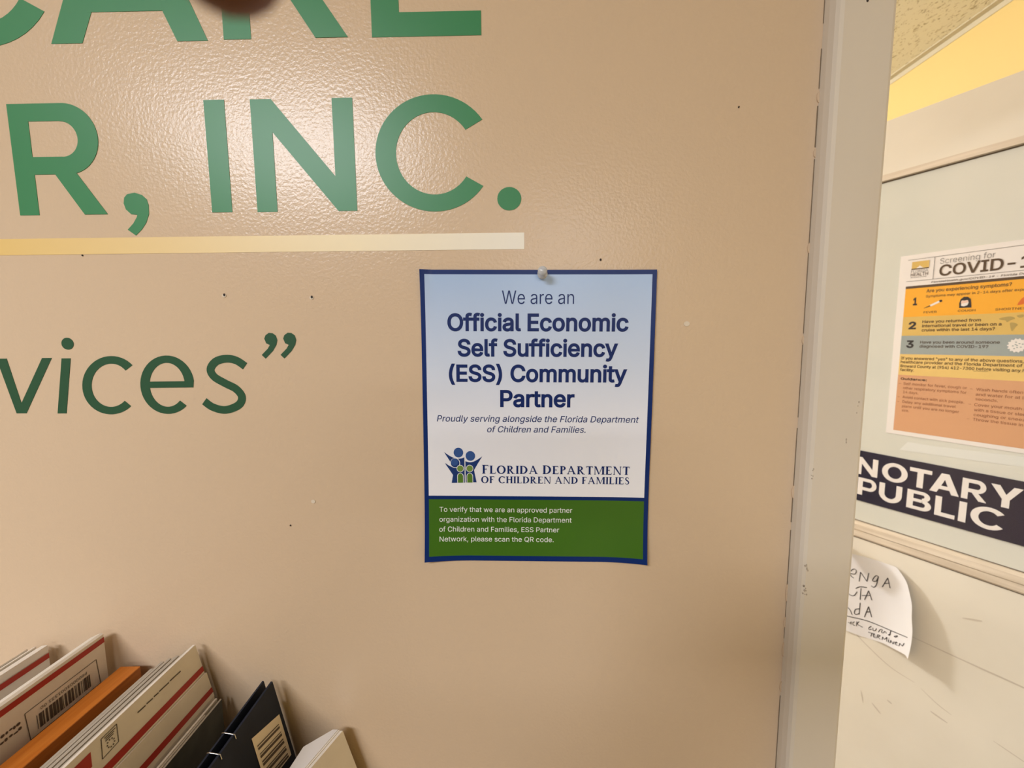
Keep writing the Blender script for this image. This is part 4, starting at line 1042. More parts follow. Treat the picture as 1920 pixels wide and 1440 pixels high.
for s, x0, x1, z, cap, off, nm in (('Are you experiencing symptoms?', -0.6900, -0.5595, 1.5785, 0.0070, 12, 'question_text'),
                                   ('Symptoms may appear in 2-14 days after exposure', -0.6900, -0.5260, 1.5670, 0.0052, 6, 'symptom_text'),
                                   ('FEVER', -0.6914, -0.6690, 1.5308, 0.0045, 4, 'icon_caption'), ('COUGH', -0.6346, -0.6075, 1.5304, 0.0045, 4, 'icon_caption'),
                                   ('SHORTNESS OF BREATH', -0.5785, -0.4850, 1.5296, 0.0045, 4, 'icon_caption')):
    mb = MB()
    text(mb, s, x0, x1, z, cap, pmap(L2), M_brownink, off=off)
    mb.build(nm, poster)
for s, z, x in (('1', 1.5515, -0.7120), ('2', 1.4952, -0.7162), ('3', 1.4509, -0.7175)):
    mb = MB()
    text(mb, s, x, x + (0.0075 if s == '1' else 0.0136), z, 0.0160, pmap(L2), M_black, off=34)
    mb.build('question_number', poster)
mb = MB()
for s, x1, z in (('Have you returned from', -0.5977, 1.5083), ('international travel or been on a', -0.5675, 1.4985), ('cruise within the last 14 days?', -0.5761, 1.4888)):
    text(mb, s, -0.6920, x1, z, 0.0062, pmap(L2), M_brownink, off=14)
mb.build('question_text', poster)
mb = MB()
text(mb, 'Have you been around someone', -0.6926, -0.5669, 1.4606, 0.0062, pmap(L2), M_ink, off=14)
text(mb, 'diagnosed with COVID-19?', -0.6931, -0.5827, 1.4512, 0.0062, pmap(L2), M_ink, off=14)
mb.build('question_text', poster)
mb = MB()
for s, x1, z in (('If you answered "yes" to any of the above questions, call', -0.5160, 1.4222), ('healthcare provider and the Florida Department of Health', -0.5060, 1.4131),
                 ('Broward County at (954) 412-7300 before visiting any h', -0.5283, 1.4032), ('facility.', -0.6989, 1.3940)):
    text(mb, s, -0.7248, x1, z, 0.0063, pmap(L2), M_brownink, off=10)
flat(mb, -0.6010, -0.5785, 1.4008, 1.4014, M_brownink, L2)
mb.build('advice_text', poster)
mb = MB()
text(mb, 'Guidance:', -0.7222, -0.6746, 1.3728, 0.0052, pmap(L2), M_black, off=16)
for s, x0, x1, z in (('Self monitor for fever, cough or', -0.7159, -0.6079, 1.3607), ('other respiratory symptoms for', -0.7159, -0.6077, 1.3502), ('14 days.', -0.7155, -0.6874, 1.3403),
                     ('Avoid contact with sick people.', -0.7159, -0.6097, 1.3281), ('Delay any additional travel', -0.7151, -0.6224, 1.3166), ('plans until you are no longer', -0.7151, -0.6161, 1.3058), ('sick.', -0.7148, -0.7015, 1.2954),
                     ('Wash hands often with soap', -0.5935, -0.4900, 1.3590), ('and water for at least 20', -0.5934, -0.4960, 1.3482), ('seconds.', -0.5932, -0.5603, 1.3379),
                     ('Cover your mouth and nose', -0.5940, -0.4900, 1.3254), ('with a tissue or sleeve when', -0.5937, -0.4890, 1.3143), ('coughing or sneezing.', -0.5935, -0.5060, 1.3034), ('Throw the tissue in the trash', -0.5940, -0.4870, 1.2929)):
    text(mb, s, x0, x1, z, 0.0060, pmap(L2), M_sal_ink, off=3)
for x, z in ((-0.7230, 1.3615), (-0.7230, 1.3290), (-0.7230, 1.3175), (-0.6010, 1.3605), (-0.6010, 1.3268), (-0.6010, 1.2940)):
    flat(mb, x - 0.0022, x + 0.0022, z + 0.0012, z + 0.0018, M_sal_ink, L2)
mb.build('guidance_text', poster)
mb = MB()                                                        # thermometer
mb.fill(ribbon([(-0.6915, 1.5424), (-0.6810, 1.5475)], [0.0008, 0.0028]), [], pmap(L2), M_brownink)
mb.fill(ribbon([(-0.6810, 1.5475), (-0.6660, 1.5560)], 0.0042), [], pmap(L2), M_gloss)
mb.fill(disc(-0.6640, 1.5570, 0.0026), [], pmap(L2), M_black)
mb.build('thermometer_icon', poster)
mb = MB()                                                        # coughing person with a cloth at the mouth
mb.fill([(-0.6330, 1.5388), (-0.6335, 1.5500), (-0.6318, 1.5580), (-0.6272, 1.5626), (-0.6210, 1.5622), (-0.6162, 1.5570), (-0.6150, 1.5480), (-0.6140, 1.5388)], [], pmap(L2), M_black)
mb.fill(disc(-0.6252, 1.5510, 0.0058, 0.0062), [], pmap(L2 - 0.0002), M_skin)
mb.fill([(-0.6318, 1.5560), (-0.6262, 1.5545), (-0.6190, 1.5560), (-0.6215, 1.5598), (-0.6290, 1.5598)], [], pmap(L2 - 0.0004), M_black)
mb.fill([(-0.6305, 1.5478), (-0.6240, 1.5492), (-0.6186, 1.5502), (-0.6206, 1.5440), (-0.6256, 1.5418), (-0.6300, 1.5432)], [], pmap(L2 - 0.0004), M_gloss)
mb.build('cough_icon', poster)
mb = MB()                                                        # lungs
for s in (-1, 1):
    mb.fill([(-0.5340 + s * q[0], q[1]) for q in ((0.0018, 1.5550), (0.0060, 1.5560), (0.0105, 1.5510), (0.0140, 1.5430), (0.0150, 1.5385), (0.0090, 1.5395), (0.0030, 1.5420))][::-s], [], pmap(L2), M_lung)
flat(mb, -0.5348, -0.5332, 1.5500, 1.5590, M_lung, L2)
mb.build('lung_icon', poster)
mb = MB()                                                        # world map blots
for pts in (((-0.5720, 1.5125), (-0.5640, 1.5155), (-0.5550, 1.5160), (-0.5500, 1.5120), (-0.5560, 1.5085), (-0.5600, 1.5050), (-0.5630, 1.5085), (-0.5690, 1.5100)),
            ((-0.5560, 1.5030), (-0.5510, 1.5035), (-0.5455, 1.4995), (-0.5490, 1.4930), (-0.5520, 1.4860), (-0.5545, 1.4930)),
            ((-0.5480, 1.5175), (-0.5400, 1.5195), (-0.5390, 1.5150), (-0.5440, 1.5130)),
            ((-0.5350, 1.5110), (-0.5260, 1.5160), (-0.5080, 1.5170), (-0.4900, 1.5130), (-0.4980, 1.5060), (-0.5120, 1.5020), (-0.5240, 1.5070)),
            ((-0.5350, 1.5040), (-0.5250, 1.5045), (-0.5190, 1.4980), (-0.5240, 1.4880), (-0.5290, 1.4930))):
    mb.fill(bez(list(pts), True, 4), [], pmap(L2), M_mapink)
mb.build('world_map', poster)
mb = MB()                                                        # virus
mb.fill(disc(-0.5430, 1.4570, 0.0118, 0.0128), [], pmap(L2), M_gloss)
for k in range(14):
    a = k * 2 * math.pi / 14
    mb.fill(disc(-0.5430 + 0.0122 * math.cos(a), 1.4570 + 0.0130 * math.sin(a), 0.0016, 0.0016, 8), [], pmap(L2 - 0.0001), M_gloss)
for k in range(9):
    a, r = k * 2.4, 0.0028 * math.sqrt(k)
    mb.fill(disc(-0.5430 + r * math.cos(a), 1.4570 + r * math.sin(a), 0.0014, 0.0011, 10), [], pmap(L2 - 0.0002), M_bluegrey)
mb.build('virus_icon', poster)

backing = thing('backing_patch', 'pale patch standing for white paper behind the door glass, between poster and black sign', 'backing', (-0.60, GY, 1.199), door=True)
mb = MB()
mb.slab([(-0.7130, 1.1994), (-0.5700, 1.2060), (-0.4700, 1.2120), (-0.4720, 1.2330), (-0.6430, 1.2225), (-0.6990, 1.2220)], GY - 0.0006, GY - 0.0001, M_backing)  # pale patch laid on the pane for white paper seen behind it
mb.build('backing_film', backing)

# ------------------------------------------------------------------ notary sign
sign = thing('notary_sign', 'black plastic sign with white words NOTARY PUBLIC stuck on the door glass', 'sign', (-0.62, GY, 1.0455), door=True)
SX0, SX1, SZ0, SZ1 = -0.838, -0.425, 1.0455, 1.1797
mb = MB()
r = 0.004
pl = []
for cx, cz, a0 in ((SX1 - r, SZ1 - r, 0), (SX0 + r, SZ1 - r, 90), (SX0 + r, SZ0 + r, 180), (SX1 - r, SZ0 + r, 270)):
    for i in range(5):
        t = math.radians(a0 + i * 22.5)
        pl.append((cx + r * math.cos(t), cz + r * math.sin(t)))
mb.slab(pl, GY - 0.0030, GY - 0.0001, M_navy)
mb.build('sign_plate', sign)
SY = GY - 0.0034
SN = {'N': [[(0, 0), (0.24, 0), (0.24, 0.62), (0.74, 0), (0.98, 0), (0.98, 1), (0.74, 1), (0.74, 0.38), (0.24, 1), (0, 1)]],
      'O': [band(0.5, 0.5, 0.52, 0.52, 0.28, 0.33, 0, 360, 40)],
      'T': [rc(0, 0.84, 0.80, 1), rc(0.30, 0.54, 0, 0.85)],
      'A': [[(0, 0), (0.26, 0), (0.33, 0.19), (0.70, 0.19), (0.77, 0), (1.03, 0), (0.65, 1), (0.38, 1)]],
      'R': [rc(0, 0.24, 0, 1), rc(0.2, 0.55, 0.82, 1), rc(0.2, 0.55, 0.36, 0.54), band(0.55, 0.68, 0.32, 0.32, 0.12, 0.14, -90, 90, 18), [(0.36, 0.38), (0.58, 0.40), (0.92, 0), (0.64, 0)]],
      'Y': [[(0, 1), (0.28, 1), (0.49, 0.60), (0.70, 1), (0.97, 1), (0.61, 0.38), (0.61, 0), (0.37, 0), (0.37, 0.38)]],
      'P': [rc(0, 0.24, 0, 1), rc(0.2, 0.55, 0.82, 1), rc(0.2, 0.55, 0.30, 0.48), band(0.55, 0.65, 0.34, 0.35, 0.13, 0.17, -90, 90, 18)],
      'U': [rc(0, 0.24, 0.44, 1), rc(0.72, 0.96, 0.44, 1), band(0.48, 0.46, 0.48, 0.48, 0.24, 0.27, 180, 360, 24)],
      'B': [rc(0, 0.24, 0, 1), rc(0.2, 0.56, 0.83, 1), rc(0.2, 0.56, 0.42, 0.58), rc(0.2, 0.58, 0, 0.17), band(0.56, 0.745, 0.29, 0.255, 0.09, 0.09, -90, 90, 18), band(0.58, 0.29, 0.33, 0.29, 0.11, 0.12, -90, 90, 18)],
      'L': [rc(0, 0.24, 0, 1), rc(0.2, 0.74, 0, 0.20)],
      'I': [rc(0, 0.25, 0, 1)],
      'C': [band(0.52, 0.5, 0.54, 0.53, 0.30, 0.34, 38, 322, 40)]}
SN['A_hole'] = [(0.40, 0.37), (0.515, 0.70), (0.63, 0.37)]


def sign_word(letters, z0, h):
    mb = MB()
    for ch, x0, x1 in letters:
        shp = SN[ch]
        a = min(p[0] for s in shp for p in s)
        b = max(p[0] for s in shp for p in s)
        f = lambda x, z: (x0 + (x - a) * (x1 - x0) / (b - a), SY, z0 + z * h)
        if ch == 'A':
            mb.fill(shp[0], [SN['A_hole']], f, M_gloss)
        else:
            for i, s in enumerate(shp):
                mb.fill(s, [], lambda x, z, d=i * 2e-5: (f(x, z)[0], SY - d, f(x, z)[2]), M_gloss)
    return mb


sign_word([('N', -0.7960, -0.7510), ('O', -0.7422, -0.6922), ('T', -0.6890, -0.6492), ('A', -0.6514, -0.6022), ('R', -0.5990, -0.5600), ('Y', -0.5560, -0.5110)], 1.1170, 0.0462).build('white_text', sign)
sign_word([('P', -0.7905, -0.7505), ('U', -0.7450, -0.6996), ('B', -0.6900, -0.6455), ('L', -0.6395, -0.6055), ('I', -0.6000, -0.5880), ('C', -0.5815, -0.5325)], 1.0625, 0.0460).build('white_text', sign)

# ------------------------------------------------------------------ torn hand-written note
note = thing('handwritten_note', 'torn white paper with handwriting, curling off the lower panel of the door', 'note', (-0.75, 0.0, 0.674), door=True)


def note_y(x, z):
    u = max(0.0, (x + 0.735) / 0.08)
    v = max(0.0, (0.80 - z) / 0.13)
    return -0.0015 - 0.022 * min(u, 1.1) ** 2.2 - 0.008 * u * v + 0.0015 * math.sin(60 * (x + 0.8 * z))


right_edge = bez([(-0.6976, 0.9050), (-0.6905, 0.8990), (-0.6752, 0.8781), (-0.6659, 0.8478), (-0.6604, 0.8222), (-0.6588, 0.7921), (-0.6552, 0.7587), (-0.6554, 0.7204), (-0.6588, 0.6840)], n=6)
top_edge = [(-0.875, 0.893), (-0.84, 0.897), (-0.80, 0.894), (-0.7608, 0.9010), (-0.73, 0.9035), (-0.6976, 0.9050)]
bot_edge = [(-0.875, 0.664), (-0.83, 0.669), (-0.7874, 0.6741), (-0.7566, 0.6797), (-0.7436, 0.6835), (-0.7080, 0.6925), (-0.6639, 0.6915), (-0.6588, 0.6840)]


def along(pl, t):
    t = t * (len(pl) - 1)
    i = min(int(t), len(pl) - 2)
    t -= i
    return tuple(a + (b - a) * t for a, b in zip(pl[i], pl[i + 1]))


def lifted(x, z, extra=0.0):
    y = note_y(x, z) - extra
    return (x + (-0.261 - x) * -y / 1.302, y, z + (1.476 - z) * -y / 1.302)


def note_pt(u, v):
    # Coons blend of the four edges
    lft = (-0.875, 0.893 + (0.664 - 0.893) * v)
    r_, t_, b_ = along(right_edge, v), along(top_edge, u), along(bot_edge, u)
    c = [(-0.875, 0.893), (-0.6976, 0.9050), (-0.875, 0.664), (-0.6588, 0.6840)]
    p = []
    for k in range(2):
        p.append((1 - v) * t_[k] + v * b_[k] + (1 - u) * lft[k] + u * r_[k]
                 - ((1 - u) * (1 - v) * c[0][k] + u * (1 - v) * c[1][k] + (1 - u) * v * c[2][k] + u * v * c[3][k]))
    return p


mb = MB()
mb.grid(40, 40, lambda u, v: lifted(*note_pt(u, v)), M_paper)
mb.build('paper', note)
mb = MB()
HW = [
    [(-0.7880, 0.8470), (-0.7856, 0.8529), (-0.7800, 0.8569), (-0.7765, 0.8527), (-0.7795, 0.8430), (-0.7900, 0.8390), (-0.7860, 0.8330), (-0.7810, 0.8310)],
    [(-0.7686, 0.8280), (-0.7671, 0.8551)], [(-0.7671, 0.8551), (-0.7519, 0.8369)], [(-0.7519, 0.8369), (-0.7495, 0.8618)],
    [(-0.7292, 0.8630), (-0.7353, 0.8610), (-0.7406, 0.8453), (-0.7327, 0.8484), (-0.7292, 0.8630), (-0.7320, 0.8383), (-0.7368, 0.8291), (-0.7423, 0.8303)],
    [(-0.7197, 0.8392), (-0.7104, 0.8688)], [(-0.7104, 0.8688), (-0.7041, 0.8448)], [(-0.7169, 0.8499), (-0.7066, 0.8566)],
    [(-0.7920, 0.7830), (-0.7853, 0.7798), (-0.7768, 0.7834), (-0.7710, 0.7977)], [(-0.7747, 0.8048), (-0.7650, 0.8150), (-0.7508, 0.8204)], [(-0.7633, 0.8116), (-0.7631, 0.7792)],
    [(-0.7537, 0.7846), (-0.7467, 0.8141)], [(-0.7467, 0.8141), (-0.7383, 0.7924)], [(-0.7602, 0.7929), (-0.7420, 0.8033)],
    [(-0.7890, 0.7420), (-0.7826, 0.7370), (-0.7780, 0.7274)], [(-0.7625, 0.7710), (-0.7626, 0.7374)], [(-0.7626, 0.7400), (-0.7690, 0.7340), (-0.7732, 0.7348), (-0.7715, 0.7462), (-0.7633, 0.7536)],
    [(-0.7509, 0.7374), (-0.7439, 0.7712)], [(-0.7439, 0.7712), (-0.7358, 0.7468)], [(-0.7491, 0.7525), (-0.7391, 0.7598)],
    [(-0.8200, 0.7080), (-0.7853, 0.7180), (-0.7430, 0.7310), (-0.6936, 0.7357), (-0.6630, 0.7382)],
    [(-0.7858, 0.7015), (-0.7812, 0.7007), (-0.7786, 0.7068)], [(-0.7786, 0.7068), (-0.7787, 0.6985)], [(-0.7705, 0.7112), (-0.7747, 0.7068), (-0.7737, 0.7005), (-0.7695, 0.7019)],
    [(-0.7662, 0.7152), (-0.7666, 0.7014)], [(-0.7614, 0.7182), (-0.7657, 0.7081)], [(-0.7657, 0.7081), (-0.7527, 0.7072)],
    [(-0.7347, 0.7219), (-0.7397, 0.7139), (-0.7387, 0.7098), (-0.7336, 0.7142)], [(-0.7313, 0.7194), (-0.7304, 0.7127), (-0.7256, 0.7159), (-0.7242, 0.7227)],
    [(-0.7193, 0.7153), (-0.7163, 0.7244), (-0.7121, 0.7271), (-0.7133, 0.7192), (-0.7098, 0.7192)], [(-0.7090, 0.7198), (-0.7067, 0.7259), (-0.7030, 0.7225)],
    [(-0.6951, 0.7350), (-0.6969, 0.7208)], [(-0.6969, 0.7208), (-0.6995, 0.7214), (-0.6946, 0.7258)], [(-0.6846, 0.7278), (-0.6877, 0.7246), (-0.6852, 0.7240), (-0.6814, 0.7300), (-0.6847, 0.7289)],
    [(-0.7402, 0.7015), (-0.7267, 0.7056)], [(-0.7321, 0.7045), (-0.7341, 0.6935)], [(-0.7258, 0.7051), (-0.7292, 0.7016), (-0.7278, 0.6953), (-0.7234, 0.6971)], [(-0.7289, 0.6982), (-0.7246, 0.7011)],
    [(-0.7216, 0.6971), (-0.7205, 0.7074)], [(-0.7205, 0.7074), (-0.7153, 0.7085), (-0.7193, 0.7023)], [(-0.7193, 0.7023), (-0.7146, 0.6983)],
    [(-0.7111, 0.6995), (-0.7100, 0.7085)], [(-0.7100, 0.7085), (-0.7061, 0.7040)], [(-0.7061, 0.7040), (-0.7015, 0.7130)], [(-0.7015, 0.7130), (-0.7016, 0.7013)],
    [(-0.6978, 0.7097), (-0.6981, 0.7013)], [(-0.6977, 0.7135), (-0.6976, 0.7120)], [(-0.6947, 0.7013), (-0.6936, 0.7102)], [(-0.6936, 0.7102), (-0.6888, 0.7030)], [(-0.6888, 0.7030), (-0.6868, 0.7113)],
    [(-0.6841, 0.7086), (-0.6810, 0.7119), (-0.6835, 0.7124), (-0.6848, 0.7058), (-0.6797, 0.7058)], [(-0.6772, 0.7053), (-0.6761, 0.7140)], [(-0.6761, 0.7140), (-0.6709, 0.7097)], [(-0.6709, 0.7097), (-0.6678, 0.7198)],
]
for st in HW:
    small = max(p[1] for p in st) < 0.7335 and len(st) < 8
    p = bez(st, n=4) if len(st) > 2 else [along(st, i / 4) for i in range(5)]
    ribbon_quads(mb, p, 0.0015 if small else 0.0019, lambda x, z: lifted(x, z, 0.0005), M_black)
mb.build('handwriting', note)

# ================================================================== mailers standing against the wall
CT = 0.955                                                       # counter top height
counter = thing('counter', 'brown laminate counter under the mailers along the wall', 'counter', (-0.62, -0.3, 0))
mb = MB()
mb.box(-1.35, -0.05, -0.36, -0.002, CT - 0.03, CT, M_top)
mb.build('counter_top', counter)
mb = MB()
mb.box(-1.33, -0.07, -0.33, -0.010, 0.0, CT - 0.03, M_top)
mb.build('cabinet_body', counter)

YB, YF = -0.010, -0.315


def on_face(x_of_z, lift=0.0003):
    """right-hand faces: first coordinate runs towards the wall"""
    return lambda y, z: (x_of_z(z) + lift, y, z)


def bar_code(mb, y0, y1, z0, z1, f, m, n, vertical=True, seed=3):
    rnd = random.Random(seed)
    t, end = (y0, y1) if vertical else (z0, z1)
    step = (end - t) / n
    while t < end - step * 0.3:
        w = step * rnd.choice((0.35, 0.35, 0.7, 1.1, 1.5))
        if vertical:
            mb.fill([(t, z0), (min(t + w, end), z0), (min(t + w, end), z1), (t, z1)], [], f, m)
        else:
            mb.fill([(y0, t), (y1, t), (y1, min(t + w, end)), (y0, min(t + w, end))], [], f, m)
        t += w + step * rnd.choice((0.35, 0.5, 0.8))


def frame_line(mb, pts, w, f, m):
    for a, b in zip(pts, pts[1:] + pts[:1]):
        ribbon_quads(mb, [a, b], w, f, m)


def upright(mb, x0, x1, ztl, ztr, m, yb=YB, yf=YF, mt=None):
    mb.prism_y([(x0, CT), (x1, CT), (x1, ztr), (x0, ztl)], yf, yb, m, mt, (2,))


# far left bundle


def single(mb, name, label, cat, origin, group):
    o = mb.build(name, None, origin)
    o['label'], o['category'], o['group'] = label, cat, group
    return o


GA, GC = 'white mailers at the far left', 'thin mailers leaning beside the orange board'
stripe_a = thing('flat_mailer', 'white mailer with a red stripe, in the stack cut off by the left edge', 'mailer', (-0.490, -0.16, CT), group=GA)
xs = [-0.5125, -0.5080, -0.5035, -0.4990, -0.4945, -0.4872]
zs = [1.1705, 1.1735, 1.1748, 1.1760, 1.1768, 1.1775]
for i in range(5):
    mb = MB()
    upright(mb, xs[i], xs[i + 1] - 0.0012, zs[i] - 0.0016 * (i % 2), zs[i + 1] - 0.0022 * (i % 2), M_env, YB - 0.0005 * (i % 2), YF, M_env)
    if i == 4:
        mb.build('card', stripe_a)
    else:
        single(mb, 'flat_mailer', 'plain white mailer edge left of the red-striped one, at the far left', 'mailer', (xs[i], -0.16, CT), GA)
mb = MB()
f = on_face(lambda z: -0.4878, 0.0004)
mb.fill([(YF, 1.1645), (YB - 0.0005, 1.1645), (YB - 0.0005, 1.1700), (YF, 1.1700)], [], f, M_red)
mb.build('red_stripe', stripe_a)

# upside-down mailer box with a bar code
box_b = thing('mailer_box', 'white cardboard mailer with red stripe and upside-down bar code, left of orange board', 'mailer', (-0.44, -0.16, CT))
BXF = -0.4305
mb = MB()
mb.prism_y([(-0.4500, CT), (BXF, CT), (BXF, 1.1895), (-0.4325, 1.1910), (-0.4440, 1.1855), (-0.4500, 1.1800)], YF, YB, M_env)
mb.build('box_body', box_b)
f = on_face(lambda z: BXF)
mb = MB()
mb.fill([(YF, 1.1812), (YB, 1.1812), (YB, 1.1866), (YF, 1.1866)], [], f, M_red)
mb.build('red_stripe', box_b)
mb = MB()
frame_line(mb, [(-0.0785, 1.1695), (-0.0194, 1.1700), (-0.0178, 1.1440), (-0.0770, 1.1440)], 0.0006, f, M_ink)
bar_code(mb, -0.0710, -0.0262, 1.1480, 1.1607, f, M_ink, 30)
text(mb, 'PS00001001331 00', 0, 0.0385, 0, 0.0026, lambda a, b: (BXF + 0.0003, -0.0290 - a, 1.1655 - b), M_ink, off=4)
for y, z, a, c in ((-0.0835, 1.1652, 0.0016, 0.0013), (-0.0862, 1.1650, 0.0010, 0.0014), (-0.0885, 1.1657, 0.0012, 0.0008), (-0.0912, 1.1654, 0.0009, 0.0012), (-0.0940, 1.1653, 0.0014, 0.0013),
                   (-0.0828, 1.1607, 0.0013, 0.0014), (-0.0856, 1.1598, 0.0018, 0.0007), (-0.0890, 1.1606, 0.0013, 0.0010), (-0.0922, 1.1604, 0.0011, 0.0014), (-0.0950, 1.1601, 0.0015, 0.0009)):
    mb.fill(disc(y, z, a, c, 12), [], f, M_ink)
mb.build('printed_label', box_b)

# orange board
board = thing('divider_board', 'orange-brown board standing on edge between the white mailers', 'divider', (-0.407, -0.16, CT))
mb = MB()
mb.prism_y([(-0.4171, CT), (-0.3969, CT), (-0.3969, 1.1545), (-0.3974, 1.1550), (-0.4166, 1.1546), (-0.4171, 1.1541)], YF, YB, M_wood)
mb.build('board', board)

# thick bundle of flat mailers leaning to the left
bundle_c = thing('flat_mailer', 'white mailer with red stripe and small boxed recycling mark, leaning right of orange board', 'mailer', (-0.335, -0.16, CT), group=GC)
LEAN = 0.2253
YC = -0.008


def leaning(mb, x, zt, w, m, yb=YC, yf=YF, mt=None):
    """a card of thickness w whose right face starts at x, zt, leans left and straightens lower down"""
    zk = 1.122
    xk = x + (zt - zk) * LEAN
    mb.prism_y([(xk - w, CT), (xk, CT), (xk, zk), (x, zt), (x - w, zt - 0.0002), (xk - w, zk)], yf, yb, m, mt, (3,))


steps = [(-0.3840, 1.1545), (-0.3795, 1.1575), (-0.3750, 1.1600), (-0.3705, 1.1624), (-0.3662, 1.1645), (-0.3618, 1.1664), (-0.3572, 1.1684), (-0.3525, 1.1706), (-0.3478, 1.1730)]
for i, (x, z) in enumerate(steps):
    mb = MB()
    leaning(mb, x + 0.0022, z - (0.0014 if i % 2 else 0.0), 0.0027, M_env_shaded, YC - 0.004 + 0.0012 * (i % 3))
    single(mb, 'flat_mailer', 'thin mailer showing only its top edge, between orange board and recycling-mark mailer', 'mailer', (x, -0.16, CT), GC)
mb = MB()
leaning(mb, -0.3408, 1.1769, 0.0026, M_env)
mb.build('card', bundle_c)


def cface(y, s, lift=0.0003):
    """on the right face of the outer mailer, s measured down from its top edge"""
    return (-0.3408 + 0.2198 * s + lift, y, 1.1769 - 0.9756 * s)


mb = MB()
mb.fill([(YF, 0.0224), (YC, 0.0232), (YC, 0.0287), (YF, 0.0300)], [], cface, M_red)
mb.build('red_stripe', bundle_c)
mb = MB()
for a, c in ((-0.0300, -0.0420), (-0.0432, -0.0535), (-0.0543, -0.0590), (-0.0602, -0.0662), (-0.0674, -0.0748)):
    ribbon_quads(mb, [(a, 0.0098), (c, 0.0094)], 0.0011, cface, M_ink)
mb.build('printed_text', bundle_c)
mb = MB()
cq = [(-0.1035, 0.0036), (-0.0910, 0.0032), (-0.0935, 0.0162), (-0.1068, 0.0172)]
for a, c in zip(cq, cq[1:] + cq[:1]):
    ribbon_quads(mb, [a, c], 0.0006, cface, M_ink)
for k, (s, a, c) in enumerate(((0.0050, -0.1015, -0.0925), (0.0063, -0.1010, -0.0940), (0.0076, -0.1015, -0.0950))):
    ribbon_quads(mb, [(a, s), (c, s)], 0.0007, cface, M_ink)
for i in range(9):                                               # curled recycling mark
    a0 = math.radians(15 + 40 * i)
    ribbon_quads(mb, [(-0.0985 + 0.0028 * math.cos(a0 + t), 0.0120 + 0.0028 * math.sin(a0 + t)) for t in (0, 0.18, 0.36)], 0.0010, cface, M_ink)
mb.build('recycling_mark', bundle_c)
mb = MB()
mb.fill([(-0.1120, 0.0052), (-0.1140, 0.0154), (-0.1600, 0.0162), (-0.1600, 0.0056)], [], cface, M_red)
mb.build('red_block', bundle_c)

# thinner mailer in front of it
env_d = thing('flat_mailer', 'lower white mailer with red stripe, between recycling-mark mailer and grey folder', 'mailer', (-0.329, -0.16, CT))
mb = MB()
leaning(mb, -0.3408 + 0.2198 * 0.0310 + 0.0022, 1.1769 - 0.9756 * 0.0306, 0.0016, M_env)
mb.build('card', env_d)
mb = MB()
mb.fill([(YF, 0.0443), (YC, 0.0468), (YC, 0.0521), (YF, 0.0510)], [], lambda y, s: cface(y, s, 0.0026), M_red)
mb.build('red_stripe', env_d)

# grey-green folder with pale sheets
fold = thing('folder', 'dark grey-green folder with pale sheets inside, left of the navy envelope', 'folder', (-0.317, -0.16, CT))
mb = MB()
upright(mb, -0.3180, -0.3165, 1.1212, 1.1207, M_olive, YB - 0.001, YF, M_env_shaded)
mb.build('cover', fold)
mb = MB()
upright(mb, -0.3222, -0.3203, 1.1225, 1.1224, M_env, YB - 0.002, YF)
mb.build('sheet', fold)
mb = MB()
upright(mb, -0.3200, -0.3184, 1.1218, 1.1216, M_env_shaded, YB - 0.020, YF)
mb.build('sheet', fold)

# open navy envelope
navy = thing('navy_envelope', 'open navy cardboard envelope with cream bar code labels, leaning against the wall', 'envelope', (-0.25, -0.16, CT))
slope = (0.2644 - 0.2473) / (1.1392 - 1.0609)


def navx(z):
    return -0.2644 + (1.1392 - z) * slope


mb = MB()
mb.prism_y([(navx(CT) - 0.0018, CT), (navx(CT), CT), (navx(1.1392), 1.1392), (navx(1.1392) - 0.0018, 1.1394)], YF, YB, M_navybox)
mb.build('front_panel', navy)
mb = MB()
mb.prism_y([(navx(CT) - 0.0110, CT), (navx(CT) - 0.0094, CT), (navx(1.1392) - 0.0088, 1.1398), (navx(1.1392) - 0.0104, 1.1398)], YF, YB, M_navybox)
mb.build('back_panel', navy)
mb = MB()
mb.prism_y([(navx(CT) - 0.0094, CT), (navx(CT) - 0.0018, CT), (navx(1.118) - 0.0018, 1.118), (navx(1.118) - 0.0090, 1.118)], YF, YB - 0.003, M_navybox)
mb.build('folded_gusset', navy)
fn = on_face(navx, 0.0004)
mb = MB()
mb.fill([(-0.0520, 1.1203), (-0.0145, 1.1080), (-0.0150, 1.0640), (-0.0525, 1.0720)][::-1], [], fn, M_label)
mb.build('cream_label', navy)
mb = MB()
fn2 = on_face(navx, 0.0007)
for i, (z, h) in enumerate(((1.1030, 0.0010), (1.0995, 0.0022), (1.0950, 0.0008), (1.0915, 0.0024), (1.0870, 0.0014), (1.0835, 0.0026), (1.0790, 0.0010), (1.0755, 0.0026), (1.0710, 0.0014), (1.0680, 0.0022))):
    mb.fill([(-0.0490, z + 0.006), (-0.0190, z - 0.002), (-0.0190, z - 0.002 + h), (-0.0490, z + 0.006 + h)], [], fn2, M_ink)
mb.build('bar_code', navy)
mb = MB()
mb.fill([(-0.092, 1.117), (-0.0745, 1.1065), (-0.0740, 1.080), (-0.092, 1.086)][::-1], [], fn, M_label)
mb.build('cream_label', navy)
for y in (-0.066, -0.0835):
    mb = MB()
    xa, xb = navx(1.1392) - 0.0104, navx(1.1392)
    mb.tube([(xa - 0.0008, y, 1.1370), (xa - 0.0004, y, 1.1404), (xa + 0.0020, y, 1.1405), (xb - 0.0025, y - 0.0005, 1.1400), (xb + 0.0005, y - 0.0006, 1.1396), (navx(1.1355) + 0.0006, y - 0.0006, 1.1355)], 0.00045, M_steel, 6)
    mb.build('staple', navy)

